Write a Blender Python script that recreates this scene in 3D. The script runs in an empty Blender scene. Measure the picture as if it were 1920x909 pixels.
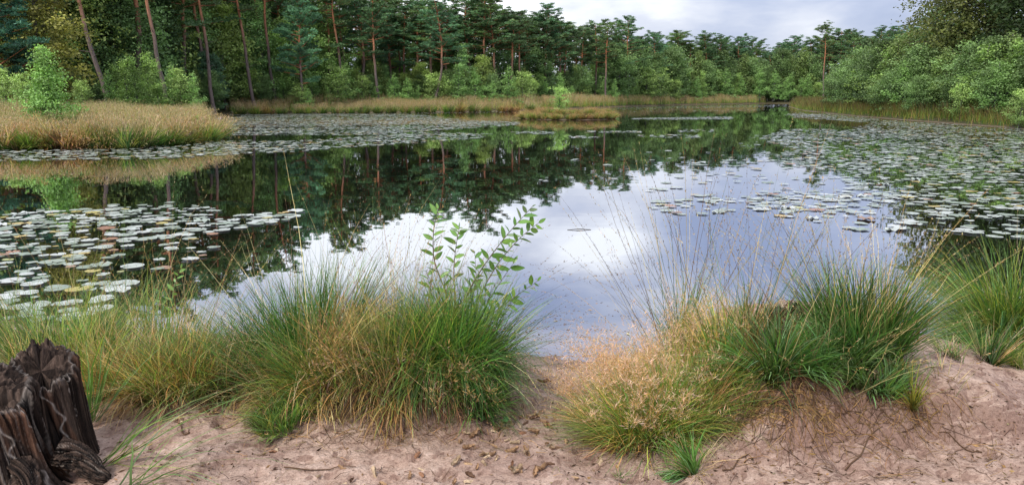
import bpy, math, random
import numpy as np
from mathutils import Vector, Matrix

S = bpy.context.scene
COL = S.collection
F_PX, CAM_H, PITCH = 1387.0, 1.9, math.radians(11.34)
CP, SP = math.cos(PITCH), math.sin(PITCH)

# ------------------------------------------------------------------ helpers
def ray(px, py):
    a, b = (px - 960) / F_PX, (454.5 - py) / F_PX
    return a, CP + b * SP, -SP + b * CP
def at_z(px, py, z=0.0):
    dx, dy, dz = ray(px, py); t = (z - CAM_H) / dz
    return dx * t, dy * t
def at_y(px, py, y):
    dx, dy, dz = ray(px, py); t = y / dy
    return Vector((dx * t, y, CAM_H + dz * t))
def proj(x, y, z):
    d = y * CP + (CAM_H - z) * SP
    u = y * SP - (CAM_H - z) * CP
    return 960 + F_PX * x / d, 454.5 - F_PX * u / d

def hash2(ix, iy, s):
    h = (ix.astype(np.int64) * 374761393 + iy.astype(np.int64) * 668265263 + int(s) * 974634777) & 0xffffffff
    h = ((h ^ (h >> 13)) * 1274126177) & 0xffffffff
    return ((h ^ (h >> 16)) & 0xffffff) / float(0xffffff)
def vnoise(x, y, s=0):
    x = np.asarray(x, float); y = np.asarray(y, float)
    ix, iy = np.floor(x), np.floor(y); fx, fy = x - ix, y - iy
    fx = fx * fx * (3 - 2 * fx); fy = fy * fy * (3 - 2 * fy)
    a, b = hash2(ix, iy, s), hash2(ix + 1, iy, s)
    c, d = hash2(ix, iy + 1, s), hash2(ix + 1, iy + 1, s)
    return (a + (b - a) * fx) * (1 - fy) + (c + (d - c) * fx) * fy
def fbm(x, y, s=0, o=4):
    r, a, t = 0, .5, 0
    for k in range(o):
        r = r + a * vnoise(x * 2 ** k, y * 2 ** k, s + k * 17); t += a; a *= .5
    return r / t
def sstep(a, b, x):
    t = np.clip((x - a) / (b - a), 0, 1); return t * t * (3 - 2 * t)

def seg_dist(x, y, P):
    P = np.asarray(P, float); n = len(P); best = np.full(np.shape(x), 1e9); ins = np.zeros(np.shape(x), bool)
    for i in range(n):
        ax, ay = P[i]; bx, by = P[(i + 1) % n]
        ex, ey = bx - ax, by - ay
        t = np.clip(((x - ax) * ex + (y - ay) * ey) / (ex * ex + ey * ey + 1e-12), 0, 1)
        best = np.minimum(best, np.hypot(x - ax - t * ex, y - ay - t * ey))
        c = ((ay > y) != (by > y)) & (x < (bx - ax) * (y - ay) / ((by - ay) if by != ay else 1e-9) + ax)
        ins ^= c
    return best, ins

def make_mesh(name, V, F, C=None, mat=None, smooth=False):
    V = np.asarray(V, np.float32); F = np.asarray(F, np.int32)
    me = bpy.data.meshes.new(name)
    me.vertices.add(len(V)); me.vertices.foreach_set('co', V.ravel())
    k = F.shape[1]
    me.loops.add(F.size); me.loops.foreach_set('vertex_index', F.ravel())
    me.polygons.add(len(F)); me.polygons.foreach_set('loop_start', np.arange(len(F), dtype=np.int32) * k)
    me.polygons.foreach_set('loop_total', np.full(len(F), k, np.int32))
    if smooth: me.polygons.foreach_set('use_smooth', np.ones(len(F), bool))
    if C is not None:
        C = np.asarray(C, np.float32)
        if C.shape[1] == 3: C = np.hstack([C, np.ones((len(C), 1), np.float32)])
        at = me.color_attributes.new('Col', 'FLOAT_COLOR', 'POINT'); at.data.foreach_set('color', C.ravel())
    me.update(calc_edges=True); me.validate()
    if mat: me.materials.append(mat)
    return me
def link(name, me, parent=None, loc=None):
    o = bpy.data.objects.new(name, me); COL.objects.link(o)
    if parent is not None: o.parent = parent
    if loc is not None: o.location = loc
    return o
def tag(o, label=None, cat=None, group=None, kind=None):
    if label: o['label'] = label
    if cat: o['category'] = cat
    if group: o['group'] = group
    if kind: o['kind'] = kind
    return o
def thing(name, loc, label, cat, group=None):
    o = bpy.data.objects.new(name, None); COL.objects.link(o); o.location = loc; o.empty_display_size = .2
    return tag(o, label, cat, group)
class Acc:
    def __init__(s): s.V, s.F, s.C, s.n = [], [], [], 0
    def add(s, V, F, C=None):
        s.V.append(V); s.F.append(np.asarray(F) + s.n); s.n += len(V)
        if C is not None: s.C.append(np.broadcast_to(C, (len(V), 3)))
    def mesh(s, name, mat, smooth=False):
        return make_mesh(name, np.vstack(s.V), np.vstack(s.F), np.vstack(s.C) if s.C else None, mat, smooth)

def tube(P, R, n=7):
    P = np.asarray(P, float); R = np.asarray(R, float); m = len(P)
    T = np.gradient(P, axis=0); T /= np.linalg.norm(T, axis=1)[:, None] + 1e-9
    ref = np.array([1., 0, 0]) if abs(T[0, 0]) < .8 else np.array([0, 1., 0])
    A = np.cross(T, ref); A /= np.linalg.norm(A, axis=1)[:, None] + 1e-9
    B = np.cross(T, A)
    th = np.linspace(0, 2 * np.pi, n, endpoint=False)
    V = P[:, None] + R[:, None, None] * (np.cos(th)[None, :, None] * A[:, None] + np.sin(th)[None, :, None] * B[:, None])
    V = V.reshape(-1, 3)
    i = np.arange(m - 1)[:, None] * n; j = np.arange(n)[None]; j2 = (j + 1) % n
    F = np.stack([i + j, i + j2, i + n + j2, i + n + j], -1).reshape(-1, 4)
    return V, F

def leaf_quads(rng, c, d, L, W):
    """diamond leaves at c, long axis d"""
    N = len(c)
    d = d / (np.linalg.norm(d, axis=1)[:, None] + 1e-9)
    r = rng.normal(size=(N, 3)); s = np.cross(d, r); s /= np.linalg.norm(s, axis=1)[:, None] + 1e-9
    L = np.broadcast_to(L, N)[:, None]; W = np.broadcast_to(W, N)[:, None]
    V = np.stack([c - d * L * .5, c + s * W * .5 - d * L * .05, c + d * L * .5, c - s * W * .5 - d * L * .05], 1).reshape(-1, 3)
    return V, np.arange(4 * N).reshape(-1, 4)

# ------------------------------------------------------------------ materials
def nt(name):
    m = bpy.data.materials.new(name); m.use_nodes = True
    t = m.node_tree; t.nodes.clear(); o = t.nodes.new('ShaderNodeOutputMaterial')
    return m, t, o
def N(t, ty, **k):
    n = t.nodes.new(ty)
    for a, b in k.items():
        if a in n.inputs.keys(): n.inputs[a].default_value = b
        else: setattr(n, a, b)
    return n
def math_n(t, op, a, b=None, clamp=False):
    n = t.nodes.new('ShaderNodeMath'); n.operation = op; n.use_clamp = clamp
    for i, v in enumerate((a, b)):
        if v is None: continue
        if hasattr(v, 'links'): t.links.new(v, n.inputs[i])
        else: n.inputs[i].default_value = v
    return n.outputs[0]
def mixc(t, f, a, b, mode='MIX'):
    n = t.nodes.new('ShaderNodeMix'); n.data_type = 'RGBA'; n.blend_type = mode
    for i, v in ((0, f), (6, a), (7, b)):
        if hasattr(v, 'links'): t.links.new(v, n.inputs[i])
        elif isinstance(v, (int, float)) and i: n.inputs[i].default_value = (v, v, v, 1)
        elif i: n.inputs[i].default_value = (*v[:3], 1)
        else: n.inputs[i].default_value = v
    return n.outputs[2]
def noise_n(t, vec, scale, detail=4, rough=.5, dist=0.):
    n = N(t, 'ShaderNodeTexNoise', Scale=scale, Detail=detail, Roughness=rough, Distortion=dist)
    if vec is not None: t.links.new(vec, n.inputs['Vector'])
    return n.outputs['Fac']
def ramp(t, fac, stops):
    n = t.nodes.new('ShaderNodeValToRGB'); t.links.new(fac, n.inputs[0]); e = n.color_ramp.elements
    while len(e) < len(stops): e.new(.5)
    for x, (p, c) in zip(e, stops):
        x.position = p; x.color = (*c, 1) if len(c) == 3 else c
    return n.outputs[0]

def foliage_mat(name, rough=.55, transl=.35, var=.5, spec=.35, gain=1.0):
    m, t, o = nt(name)
    a = N(t, 'ShaderNodeAttribute', attribute_name='Col')
    oi = N(t, 'ShaderNodeObjectInfo')
    f = math_n(t, 'MULTIPLY_ADD', oi.outputs['Random'], var); t.nodes[-1].inputs[2].default_value = (1 - var / 2) * gain
    mu = N(t, 'ShaderNodeVectorMath', operation='SCALE'); t.links.new(a.outputs['Color'], mu.inputs[0]); t.links.new(f, mu.inputs['Scale'])
    p = N(t, 'ShaderNodeBsdfPrincipled', Roughness=rough); p.inputs['Specular IOR Level'].default_value = spec
    t.links.new(mu.outputs[0], p.inputs['Base Color'])
    tr = N(t, 'ShaderNodeBsdfTranslucent')
    w = mixc(t, 1.0, mu.outputs[0], (1.0, 1.1, .55), 'MULTIPLY'); t.links.new(w, tr.inputs['Color'])
    mx = N(t, 'ShaderNodeMixShader'); mx.inputs[0].default_value = transl
    t.links.new(p.outputs[0], mx.inputs[1]); t.links.new(tr.outputs[0], mx.inputs[2]); t.links.new(mx.outputs[0], o.inputs[0])
    return m
def attr_mat(name, rough=.8, scale=60, amt=.5, bump=.3, stretch=(1, 1, 1), dist=.01):
    m, t, o = nt(name)
    a = N(t, 'ShaderNodeAttribute', attribute_name='Col')
    tc = N(t, 'ShaderNodeTexCoord'); mp = N(t, 'ShaderNodeMapping'); mp.inputs['Scale'].default_value = stretch
    t.links.new(tc.outputs['Object'], mp.inputs[0])
    n = noise_n(t, mp.outputs[0], scale, 6, .65)
    c = mixc(t, amt, a.outputs['Color'], ramp(t, n, [(.3, (.25, .25, .25)), (.7, (1.6, 1.6, 1.6))]), 'MULTIPLY')
    p = N(t, 'ShaderNodeBsdfPrincipled', Roughness=rough); p.inputs['Specular IOR Level'].default_value = .2
    t.links.new(c, p.inputs['Base Color'])
    b = N(t, 'ShaderNodeBump', Strength=bump, Distance=dist); t.links.new(n, b.inputs['Height']); t.links.new(b.outputs[0], p.inputs['Normal'])
    t.links.new(p.outputs[0], o.inputs[0]); return m

M_LEAF = foliage_mat('leaf_foliage', transl=.3, gain=2.8, var=.6)
M_NEEDLE = foliage_mat('needle_foliage', transl=.2, var=.45, rough=.5, gain=3.1)
M_GRASS = foliage_mat('grass_blades', transl=.35, var=.1, rough=.4, spec=.5, gain=1.3)
M_FARGRASS = foliage_mat('far_grass', transl=.3, var=.35, gain=1.1)
M_BARK = attr_mat('bark', scale=14, stretch=(1, 1, .25), amt=.6, bump=.6, dist=.03)
M_TWIG = attr_mat('twig_wood', scale=80, amt=.4)
M_STUMP = attr_mat('weathered_wood', scale=70, stretch=(1, 1, .12), amt=.9, bump=1., dist=.02, rough=.85)
M_DEADLEAF = attr_mat('dead_leaf', scale=90, amt=.4, bump=.4, rough=.7)
M_FRESHLEAF = foliage_mat('fresh_leaf', transl=.3, var=.2, rough=.35, spec=.5)

# ------------------------------------------------------------------ pond outline and terrain height
W = lambda l: [at_z(a, b) for a, b in l]
NEAR = [(-70, 26), (-40, 16), (-20, 9.5), (-8, 6.9), (-4, 6.0), (-1.5, 5.6), (-.3, 5.35), (.3, 5.2), (.8, 5.2), (1.2, 5.45), (2, 5.6), (3.2, 5.5), (4.5, 6.0), (8, 7.8), (20, 12), (45, 20)]
FAR = W([(2150, 262), (1920, 242), (1800, 233), (1700, 225.5), (1600, 217.5), (1500, 207), (1478, 200), (1560, 195), (1440, 194), (1380, 195), (1290, 196.5), (1180, 199.5), (1060, 204.5), (950, 208), (820, 210), (700, 211), (560, 212.5), (430, 213.5), (385, 217),
         (398, 226), (418, 238), (424, 249), (400, 258), (330, 264), (230, 272), (150, 271), (60, 275), (-50, 276), (-300, 280), (-700, 285)])
POND = NEAR + FAR
IC = at_z(1064, 222)
ISL = [(IC[0] + 4.0 * math.cos(a) * (1 + .12 * math.sin(3 * a)), IC[1] + 4.4 * math.sin(a) * (1 + .1 * math.cos(2 * a))) for a in np.linspace(0, 2 * math.pi, 16, endpoint=False)]

def zg(x, y, detail=True):
    x = np.asarray(x, float); y = np.asarray(y, float)
    d, ins = seg_dist(x, y, POND); di, ii = seg_dist(x, y, ISL)
    wob = (fbm(x * .8, y * .8, 3, 3) - .5) * .35
    water = ins & ~ii
    dd = np.minimum(d, np.where(ins, di, 1e9))
    dd = np.where(ii & ins, di, dd) + np.where(y < 12, wob * .5, wob)
    near = y < 12
    land = np.where(near, .37 * sstep(0, 1.35, dd) , .30 * sstep(0, 1.2, dd))
    path = np.exp(-((x - .42 - .05 * (y - 3)) / .30) ** 2) * sstep(2.2, 3.6, y) * near
    land = land - path * .07 * sstep(0, .8, dd)
    e = (fbm(x * 3.1, y * 3.1, 91, 3) - .5) * .22
    mound = sstep(.74, 1.32, x + e) * (1 - sstep(1.75, 2.95, x + e)) * sstep(2.86, 3.30, y + e * .8 - .10 * (x - 1.5)) * (1 - sstep(4.3, 5.2, y))
    hum = sstep(-1.35, -.95, x + e) * (1 - sstep(-.18, .10, x + e)) * sstep(3.12, 3.50, y + e * .8) * (1 - sstep(4.4, 5.1, y))
    land = land + (.31 * mound + .17 * hum) * near
    land = land + .05 * np.exp(-((x + 2.1) / .9) ** 2 - ((y - 4.1) / .5) ** 2) * near
    bed = -np.where(near, .085, .2) * dd - .02 * 0
    bed = np.maximum(np.where(near, -.045 * dd - .09 * dd * dd, bed), -.8)
    z = np.where(water, bed, land)
    if detail:
        w = np.where(near & ~water, sstep(0.0, .8, dd), 0) * .9 + .1
        n1 = (fbm(x * 2.2, y * 2.2, 5, 4) - .5) * .07
        n2 = (fbm(x * 9, y * 9, 11, 4) - .5) * .045
        dimp = -np.clip(vnoise(x * 6.5 + 3, y * 7.5, 23) - .62, 0, 1) * .085
        n3 = (vnoise(x * 42, y * 42, 31) - .5) * .014 - np.clip(vnoise(x * 17, y * 19, 37) - .66, 0, 1) * .06
        z = z + np.where(near, (n1 + n2 + dimp + n3) * w, (fbm(x * .3, y * .3, 7, 3) - .5) * .15 * (~water))
    return z
def ground_at(px, py):
    dx, dy, dz = ray(px, py)
    t = np.linspace(1.2, 14, 3000); zz = zg(dx * t, dy * t, False); h = CAM_H + dz * t
    k = np.argmax(h < np.maximum(zz, -.05)); return dx * t[k], dy * t[k]

# ground sheet: dense near the camera, widening and coarsening out to the horizon
ys = np.concatenate([np.linspace(-60, 1.2, 30), np.arange(1.24, 6.6, .017), 6.6 * 1.013 ** np.arange(1, 360), ])
ys = np.concatenate([ys, ys[-1] * 1.25 ** np.arange(1, 12)])
us = np.sinh(np.linspace(-2.3, 2.3, 420)) / np.sinh(2.3)
wid = 3.6 + 1.35 * np.abs(ys)
X = us[None] * wid[:, None]; Y = np.broadcast_to(ys[:, None], X.shape)
Z = zg(X, Y)
nr, nc = X.shape
i = (np.arange(nr - 1)[:, None] * nc + np.arange(nc - 1)[None])
Fq = np.stack([i, i + 1, i + nc + 1, i + nc], -1).reshape(-1, 4)
m, t, o = nt('sandy_ground')
geo = N(t, 'ShaderNodeNewGeometry'); sx = N(t, 'ShaderNodeSeparateXYZ'); t.links.new(geo.outputs['Position'], sx.inputs[0])
P = geo.outputs['Position']
n1 = noise_n(t, P, 1.6, 5, .6); n2 = noise_n(t, P, 9, 6, .7, .4); n3 = noise_n(t, P, 70, 4, .7)
sand = ramp(t, n2, [(.22, (.25, .15, .11)), (.42, (.43, .295, .225)), (.58, (.54, .39, .305)), (.8, (.63, .49, .40))])
sand = mixc(t, ramp(t, n1, [(.42, (0, 0, 0)), (.62, (.55, .55, .55))]), sand, (.27, .17, .135))
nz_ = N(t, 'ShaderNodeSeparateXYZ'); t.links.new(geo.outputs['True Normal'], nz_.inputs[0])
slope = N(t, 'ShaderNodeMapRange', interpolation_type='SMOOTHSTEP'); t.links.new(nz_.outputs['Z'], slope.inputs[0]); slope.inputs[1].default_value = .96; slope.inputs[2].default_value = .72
sand = mixc(t, math_n(t, 'MULTIPLY', slope.outputs[0], .65), sand, (.20, .115, .085))  # steep faces: moist brown, plus painted shading that makes the mound stand out
n4 = noise_n(t, P, 26, 5, .75, .8)
sand = mixc(t, 1.0, sand, ramp(t, n4, [(.28, (.45, .38, .34)), (.42, (.92, .9, .88)), (.7, (1.18, 1.18, 1.18))]), 'MULTIPLY')
sand = mixc(t, 1.0, sand, ramp(t, n3, [(.25, (.55, .5, .48)), (.48, (1, 1, 1)), (.75, (1.15, 1.15, 1.15))]), 'MULTIPLY')
vor = N(t, 'ShaderNodeTexVoronoi', Scale=38.0); t.links.new(P, vor.inputs['Vector'])
speck = math_n(t, 'LESS_THAN', vor.outputs['Distance'], math_n(t, 'MULTIPLY', noise_n(t, P, 3.3, 3), .30))
sand = mixc(t, math_n(t, 'MULTIPLY', speck, .6), sand, (.10, .055, .035))
# wet and under water: by height
wet = N(t, 'ShaderNodeMapRange'); t.links.new(sx.outputs['Z'], wet.inputs[0]); wet.inputs[1].default_value = .07; wet.inputs[2].default_value = -.0
sand = mixc(t, math_n(t, 'MULTIPLY', wet.outputs[0], .55), sand, (.17, .115, .095))
deep = N(t, 'ShaderNodeMapRange'); t.links.new(sx.outputs['Z'], deep.inputs[0]); deep.inputs[1].default_value = -.03; deep.inputs[2].default_value = -.24
sand = mixc(t, deep.outputs[0], sand, (.012, .010, .008))
# away from the near bank the ground is a mossy forest floor
far = N(t, 'ShaderNodeMapRange'); t.links.new(sx.outputs['Y'], far.inputs[0]); far.inputs[1].default_value = 7.; far.inputs[2].default_value = 12.
up = N(t, 'ShaderNodeMapRange'); t.links.new(sx.outputs['Z'], up.inputs[0]); up.inputs[1].default_value = -.05; up.inputs[2].default_value = .05
floor = ramp(t, n1, [(.3, (.03, .035, .014)), (.7, (.09, .075, .035))])
sand = mixc(t, math_n(t, 'MULTIPLY', far.outputs[0], up.outputs[0]), sand, floor)
p = N(t, 'ShaderNodeBsdfPrincipled', Roughness=.9); p.inputs['Specular IOR Level'].default_value = .15
t.links.new(sand, p.inputs['Base Color'])
bh = math_n(t, 'ADD', math_n(t, 'ADD', math_n(t, 'MULTIPLY', n3, .35), n2), math_n(t, 'MULTIPLY', n4, .55))
b = N(t, 'ShaderNodeBump', Strength=.9, Distance=.028); t.links.new(bh, b.inputs['Height']); t.links.new(b.outputs[0], p.inputs['Normal'])
t.links.new(p.outputs[0], o.inputs[0])
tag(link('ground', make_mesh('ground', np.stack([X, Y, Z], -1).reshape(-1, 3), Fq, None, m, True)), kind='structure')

# water
m, t, o = nt('pond_water')
geo = N(t, 'ShaderNodeNewGeometry'); mp = N(t, 'ShaderNodeMapping'); t.links.new(geo.outputs['Position'], mp.inputs[0]); mp.inputs['Scale'].default_value = (1, 1, 1)
w1 = noise_n(t, mp.outputs[0], 1.1, 2, .5); w2 = noise_n(t, mp.outputs[0], 5.5, 2, .5)
hh = math_n(t, 'ADD', w1, math_n(t, 'MULTIPLY', w2, .10))
b = N(t, 'ShaderNodeBump', Strength=.5, Distance=.0030); t.links.new(hh, b.inputs['Height'])
g = N(t, 'ShaderNodeBsdfGlossy', Roughness=.012); g.inputs['Color'].default_value = (.93, .95, 1, 1); t.links.new(b.outputs[0], g.inputs['Normal'])
tr = N(t, 'ShaderNodeBsdfTransparent'); tr.inputs['Color'].default_value = (.75, .7, .62, 1)
lw = N(t, 'ShaderNodeLayerWeight', Blend=.5)
fr = ramp(t, lw.outputs['Facing'], [(0., (.06, .06, .06)), (.5, (.30, .30, .30)), (.68, (.6, .6, .6)), (.85, (.78, .78, .78)), (1., (.88, .88, .88))])
mx = N(t, 'ShaderNodeMixShader'); t.links.new(fr, mx.inputs[0]); t.links.new(tr.outputs[0], mx.inputs[1]); t.links.new(g.outputs[0], mx.inputs[2]); t.links.new(mx.outputs[0], o.inputs[0])
tag(link('water', make_mesh('water', [(-150, 3, 0), (170, 3, 0), (170, 200, 0), (-150, 200, 0)], [(0, 1, 2, 3)], None, m)), kind='structure')

# ------------------------------------------------------------------ trees
def col_var(rng, base, n, v=.25, hue=.12):
    b = np.array(base)[None] * (1 + rng.uniform(-v, v, (n, 1)))
    return b * (1 + rng.uniform(-hue, hue, (n, 3)) * np.array([1, .4, .6]))

def pine_data(seed, H=14., start=.5, spread=2.6, base=(.030, .062, .030), orange=True, dens=1.0):
    rng = np.random.default_rng(seed); T = Acc(); L = Acc()
    n = 14; tt = np.linspace(0, 1, n); bend = rng.normal(0, .35, 2)
    px = bend[0] * np.sin(tt * 3) + np.cumsum(rng.normal(0, .05, n)); py = bend[1] * np.sin(tt * 2.5) + np.cumsum(rng.normal(0, .05, n))
    px -= px[0]; py -= py[0]
    P = np.stack([px, py, tt * H * .96], 1); R = .125 * (1 - tt) ** .7 + .025; R[0] *= 1.35
    V, Fc = tube(P, R, 8)
    h = V[:, 2] / H
    lo, hi = np.array([.15, .115, .10]), np.array([.42, .175, .085]) if orange else np.array([.2, .12, .08])
    f = sstep(.3, .62, h)[:, None]
    T.add(V, Fc, lo * (1 - f) + hi * f)
    nb = int(34 * (1 - start) / .5)
    for k in range(nb):
        u = start + (1 - start) * ((k + rng.uniform(0, 1)) / nb)
        if k < 3: u -= rng.uniform(0, .1)
        rel = (u - start) / (1 - start)
        Lb = spread * (1 - .58 * max(rel, 0) ** 2.2) * rng.uniform(.6, 1.15)
        az = k * 2.4 + rng.uniform(-.5, .5); el = rng.uniform(-.05, .35) + .45 * rel
        p0 = np.array([np.interp(u, tt, px), np.interp(u, tt, py), u * H * .96])
        s = np.linspace(0, 1, 6)[:, None]
        dirh = np.array([math.cos(az), math.sin(az), 0])
        B = p0 + s * Lb * (dirh * math.cos(el)) + np.array([0, 0, 1]) * (s * math.sin(el) * Lb + s ** 2 * .25 * Lb * rng.uniform(-.5, 1))
        V, Fc = tube(B, .05 * (1 - s[:, 0]) * (1 - .6 * rel) + .012, 5); T.add(V, Fc, hi * .7)
        nt_ = max(5, int(15 * dens * Lb / spread + 3))
        tuft_c = (.6 + .8 * rng.random()) 
        side = np.array([-dirh[1], dirh[0], 0])
        for q in range(nt_):
            w = rng.uniform(.32, 1.06); pb = np.array([np.interp(w, s[:, 0], B[:, j]) for j in range(3)])
            c = pb + side * rng.normal(0, .36 * w) + np.array([0, 0, rng.normal(.08, .1)]) + dirh * rng.normal(0, .12)
            m_ = int(26 * dens)
            d = rng.normal(size=(m_, 3)); d[:, 2] = np.abs(d[:, 2]) * .9 + .1
            d /= np.linalg.norm(d, axis=1)[:, None]
            r = rng.uniform(.05, .30, (m_, 1)); cc = c + d * r * np.array([1.15, 1.15, .6])
            V, Fc = leaf_quads(rng, cc, d + rng.normal(0, .25, d.shape), rng.uniform(.17, .30, m_), rng.uniform(.05, .09, m_))
            C = col_var(rng, np.array(base) * tuft_c * rng.uniform(.75, 1.25), m_) 
            L.add(V, Fc, np.repeat(C, 4, 0))
    # a stub or two of dead branch on the bare stem
    for k in range(4):
        u = rng.uniform(min(.25, start * .5), start); az = rng.uniform(0, 6.28)
        p0 = np.array([np.interp(u, tt, px), np.interp(u, tt, py), u * H * .96]); s = np.linspace(0, 1, 4)[:, None]
        B = p0 + s * rng.uniform(.4, 1.1) * np.array([math.cos(az), math.sin(az), .25]); V, Fc = tube(B, .025 * (1 - s[:, 0]) + .006, 4); T.add(V, Fc, lo * .8)
    return T.mesh('pine_trunk', M_BARK, True), L.mesh('pine_crown', M_NEEDLE)

def broad_data(seed, H, Rw, nb, leaves, leaf, base, el0=.5, lowest=.12, trunk=.08, bark=(.13, .12, .11), taper=.8, puff=.32, shape='round', tip=None):
    rng = np.random.default_rng(seed); T = Acc(); L = Acc()
    n = 9; tt = np.linspace(0, 1, n)
    px = np.cumsum(rng.normal(0, .02 * H / 3, n)); py = np.cumsum(rng.normal(0, .02 * H / 3, n)); px -= px[0]; py -= py[0]
    P = np.stack([px, py, tt * H * .95], 1); V, Fc = tube(P, trunk * (1 - tt) ** taper + .012, 7); T.add(V, Fc, bark)
    base = np.array(base); tip = np.array(tip) if tip is not None else base * 1.35
    cl = 9.0 / Rw
    for k in range(nb):
        u = lowest + (1 - lowest) * (k + rng.uniform(0, 1)) / nb; rel = (u - lowest) / (1 - lowest)
        if shape == 'cone': Lb = Rw * (1.05 - .95 * rel) * (.6 + .5 * rng.random())
        elif shape == 'round': Lb = Rw * math.sqrt(max(.06, 1 - (1.6 * rel - .62) ** 2)) * rng.uniform(.62, 1.08)
        else: Lb = Rw * (.8 - .35 * rel) * rng.uniform(.6, 1.15)
        az = k * 2.4 + rng.uniform(-.6, .6); el = el0 * rng.uniform(.4, 1.3) + .5 * rel
        p0 = np.array([np.interp(u, tt, px), np.interp(u, tt, py), u * H * .95 - .15 * Lb]); p0[2] = max(p0[2], .05)
        s = np.linspace(0, 1, 6)[:, None]; dh = np.array([math.cos(az), math.sin(az), 0]); side = np.array([-dh[1], dh[0], 0])
        B = p0 + s * Lb * dh * math.cos(el) + np.array([0, 0, 1]) * (s * math.sin(el) * Lb - s ** 2 * .18 * Lb) + side * np.sin(s * 3) * rng.normal(0, .07) * Lb
        V, Fc = tube(B, trunk * .35 * (1 - s[:, 0]) * (1 - .7 * rel) + .006, 4); T.add(V, Fc, np.array(bark) * .8)
        m_ = max(6, int(leaves * Lb / Rw)); bright = rng.uniform(.62, 1.35)
        # leaves sit in sprays: clumps of varied density along the branch
        nc_ = max(2, int(m_ / 28)); w = rng.uniform(.25, 1.05, nc_)
        pc = np.stack([np.interp(w, s[:, 0], B[:, j]) for j in range(3)], 1)
        pc += side * (rng.normal(0, .28 * Lb, nc_) * w)[:, None] + rng.normal(0, .10 * Lb, (nc_, 3)) * np.array([1, 1, .8])
        idx = rng.integers(0, nc_, m_)
        c = pc[idx] + rng.normal(0, puff, (m_, 3)) * np.array([1, 1, .55]) * Rw ** .35 * (.45 + .8 * hash2(idx, idx * 0 + k, seed))[:, None]
        c[:, 2] = np.maximum(c[:, 2], .04)
        d = rng.normal(size=(m_, 3)); d[:, 2] = d[:, 2] * .6 - .15; d += dh * .5
        V, Fc = leaf_quads(rng, c, d, leaf * rng.uniform(.7, 1.3, m_), leaf * rng.uniform(.45, .75, m_))
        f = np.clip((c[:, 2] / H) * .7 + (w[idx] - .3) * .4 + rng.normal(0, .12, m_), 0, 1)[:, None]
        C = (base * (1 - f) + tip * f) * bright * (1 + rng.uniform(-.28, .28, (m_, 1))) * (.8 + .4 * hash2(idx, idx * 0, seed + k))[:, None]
        L.add(V, Fc, np.repeat(C, 4, 0))
    return T.mesh('tree_trunk', M_BARK, True), L.mesh('tree_crown', M_LEAF)

R_ = random.Random(7)
def plant_tree(name, data, x, y, sc, label, cat, group, rz=None, lean=0., leany=0., sz=None, gz=None, stem='trunk', crown='crown'):
    z = float(zg(x, y)) - .05 if gz is None else gz
    r = thing(name, (x, y, z), label, cat, group)
    r.rotation_mode = 'XYZ'
    r.rotation_euler = (leany, lean, 0)
    q = R_.uniform(0, 6.28) if rz is None else rz
    for nm, me in ((stem, data[0]), (crown, data[1])):
        c = link(nm, me, r); c.rotation_euler = (0, 0, q); c.scale = (sc, sc, sz or sc)
    return r
def far_xy(px, d): return (px - 960) / F_PX * (d * CP + 1.5 * SP), d
def zat(py, d):   # height of the point seen at row py at distance d
    dx, dy, dz = ray(960, py); return CAM_H + dz / dy * d
def interp(tbl, x): return float(np.interp(x, [a for a, b in tbl], [b for a, b in tbl]))
FRONT = [(-400, 46), (0, 52), (300, 62), (420, 72), (700, 86), (950, 92), (1150, 120), (1400, 158), (1560, 160), (1640, 122), (1760, 90), (2000, 60)]
TOPS = [(-400, -260), (0, -240), (250, -190), (330, -150), (450, -95), (560, -65), (640, -45), (690, -12), (715, -20), (770, 5), (815, -5), (862, 22), (915, -38), (972, 26), (1020, 12), (1055, 46), (1085, 44), (1140, 40), (1175, 36), (1210, 55), (1300, 58), (1400, 66), (1480, 74), (1545, 50), (1600, 58), (1640, 44), (1700, 40), (2000, 10)]

G1, G2 = (.040, .074, .029), (.050, .078, .026)
PINES = [pine_data(11, start=.52, base=G1), pine_data(12, start=.58, base=G2, spread=2.4), pine_data(13, start=.45, base=(.036, .074, .034)), pine_data(14, start=.55, base=G1, spread=3.0), pine_data(15, start=.62, base=(.048, .078, .032), spread=2.2)]
BARE = [pine_data(21, start=.66, base=G2, spread=2.2), pine_data(22, start=.7, base=G1, spread=2.3)]
NEARP = [pine_data(31, H=11, start=.3, base=(.046, .098, .048), spread=2.6, dens=1.2)]
BIRCH = [broad_data(41, 5, 1.35, 30, 240, .13, (.060, .105, .028), el0=.8, shape='cone', puff=.17, trunk=.05, tip=(.155, .225, .06)),
         broad_data(42, 4, 1.25, 26, 230, .12, (.055, .105, .030), el0=.7, shape='cone', puff=.17, trunk=.04, tip=(.145, .23, .068)),
         broad_data(43, 3, 1.35, 24, 230, .11, (.065, .105, .03), el0=.7, shape='round', puff=.18, trunk=.04, tip=(.17, .23, .068))]
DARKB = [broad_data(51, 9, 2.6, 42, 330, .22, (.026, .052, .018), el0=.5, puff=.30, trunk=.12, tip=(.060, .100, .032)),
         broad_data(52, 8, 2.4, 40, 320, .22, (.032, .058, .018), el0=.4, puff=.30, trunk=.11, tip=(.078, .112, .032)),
         broad_data(53, 10, 2.3, 44, 300, .20, (.024, .050, .020), el0=.7, shape='col', puff=.30, trunk=.12, tip=(.060, .098, .038))]
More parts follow.
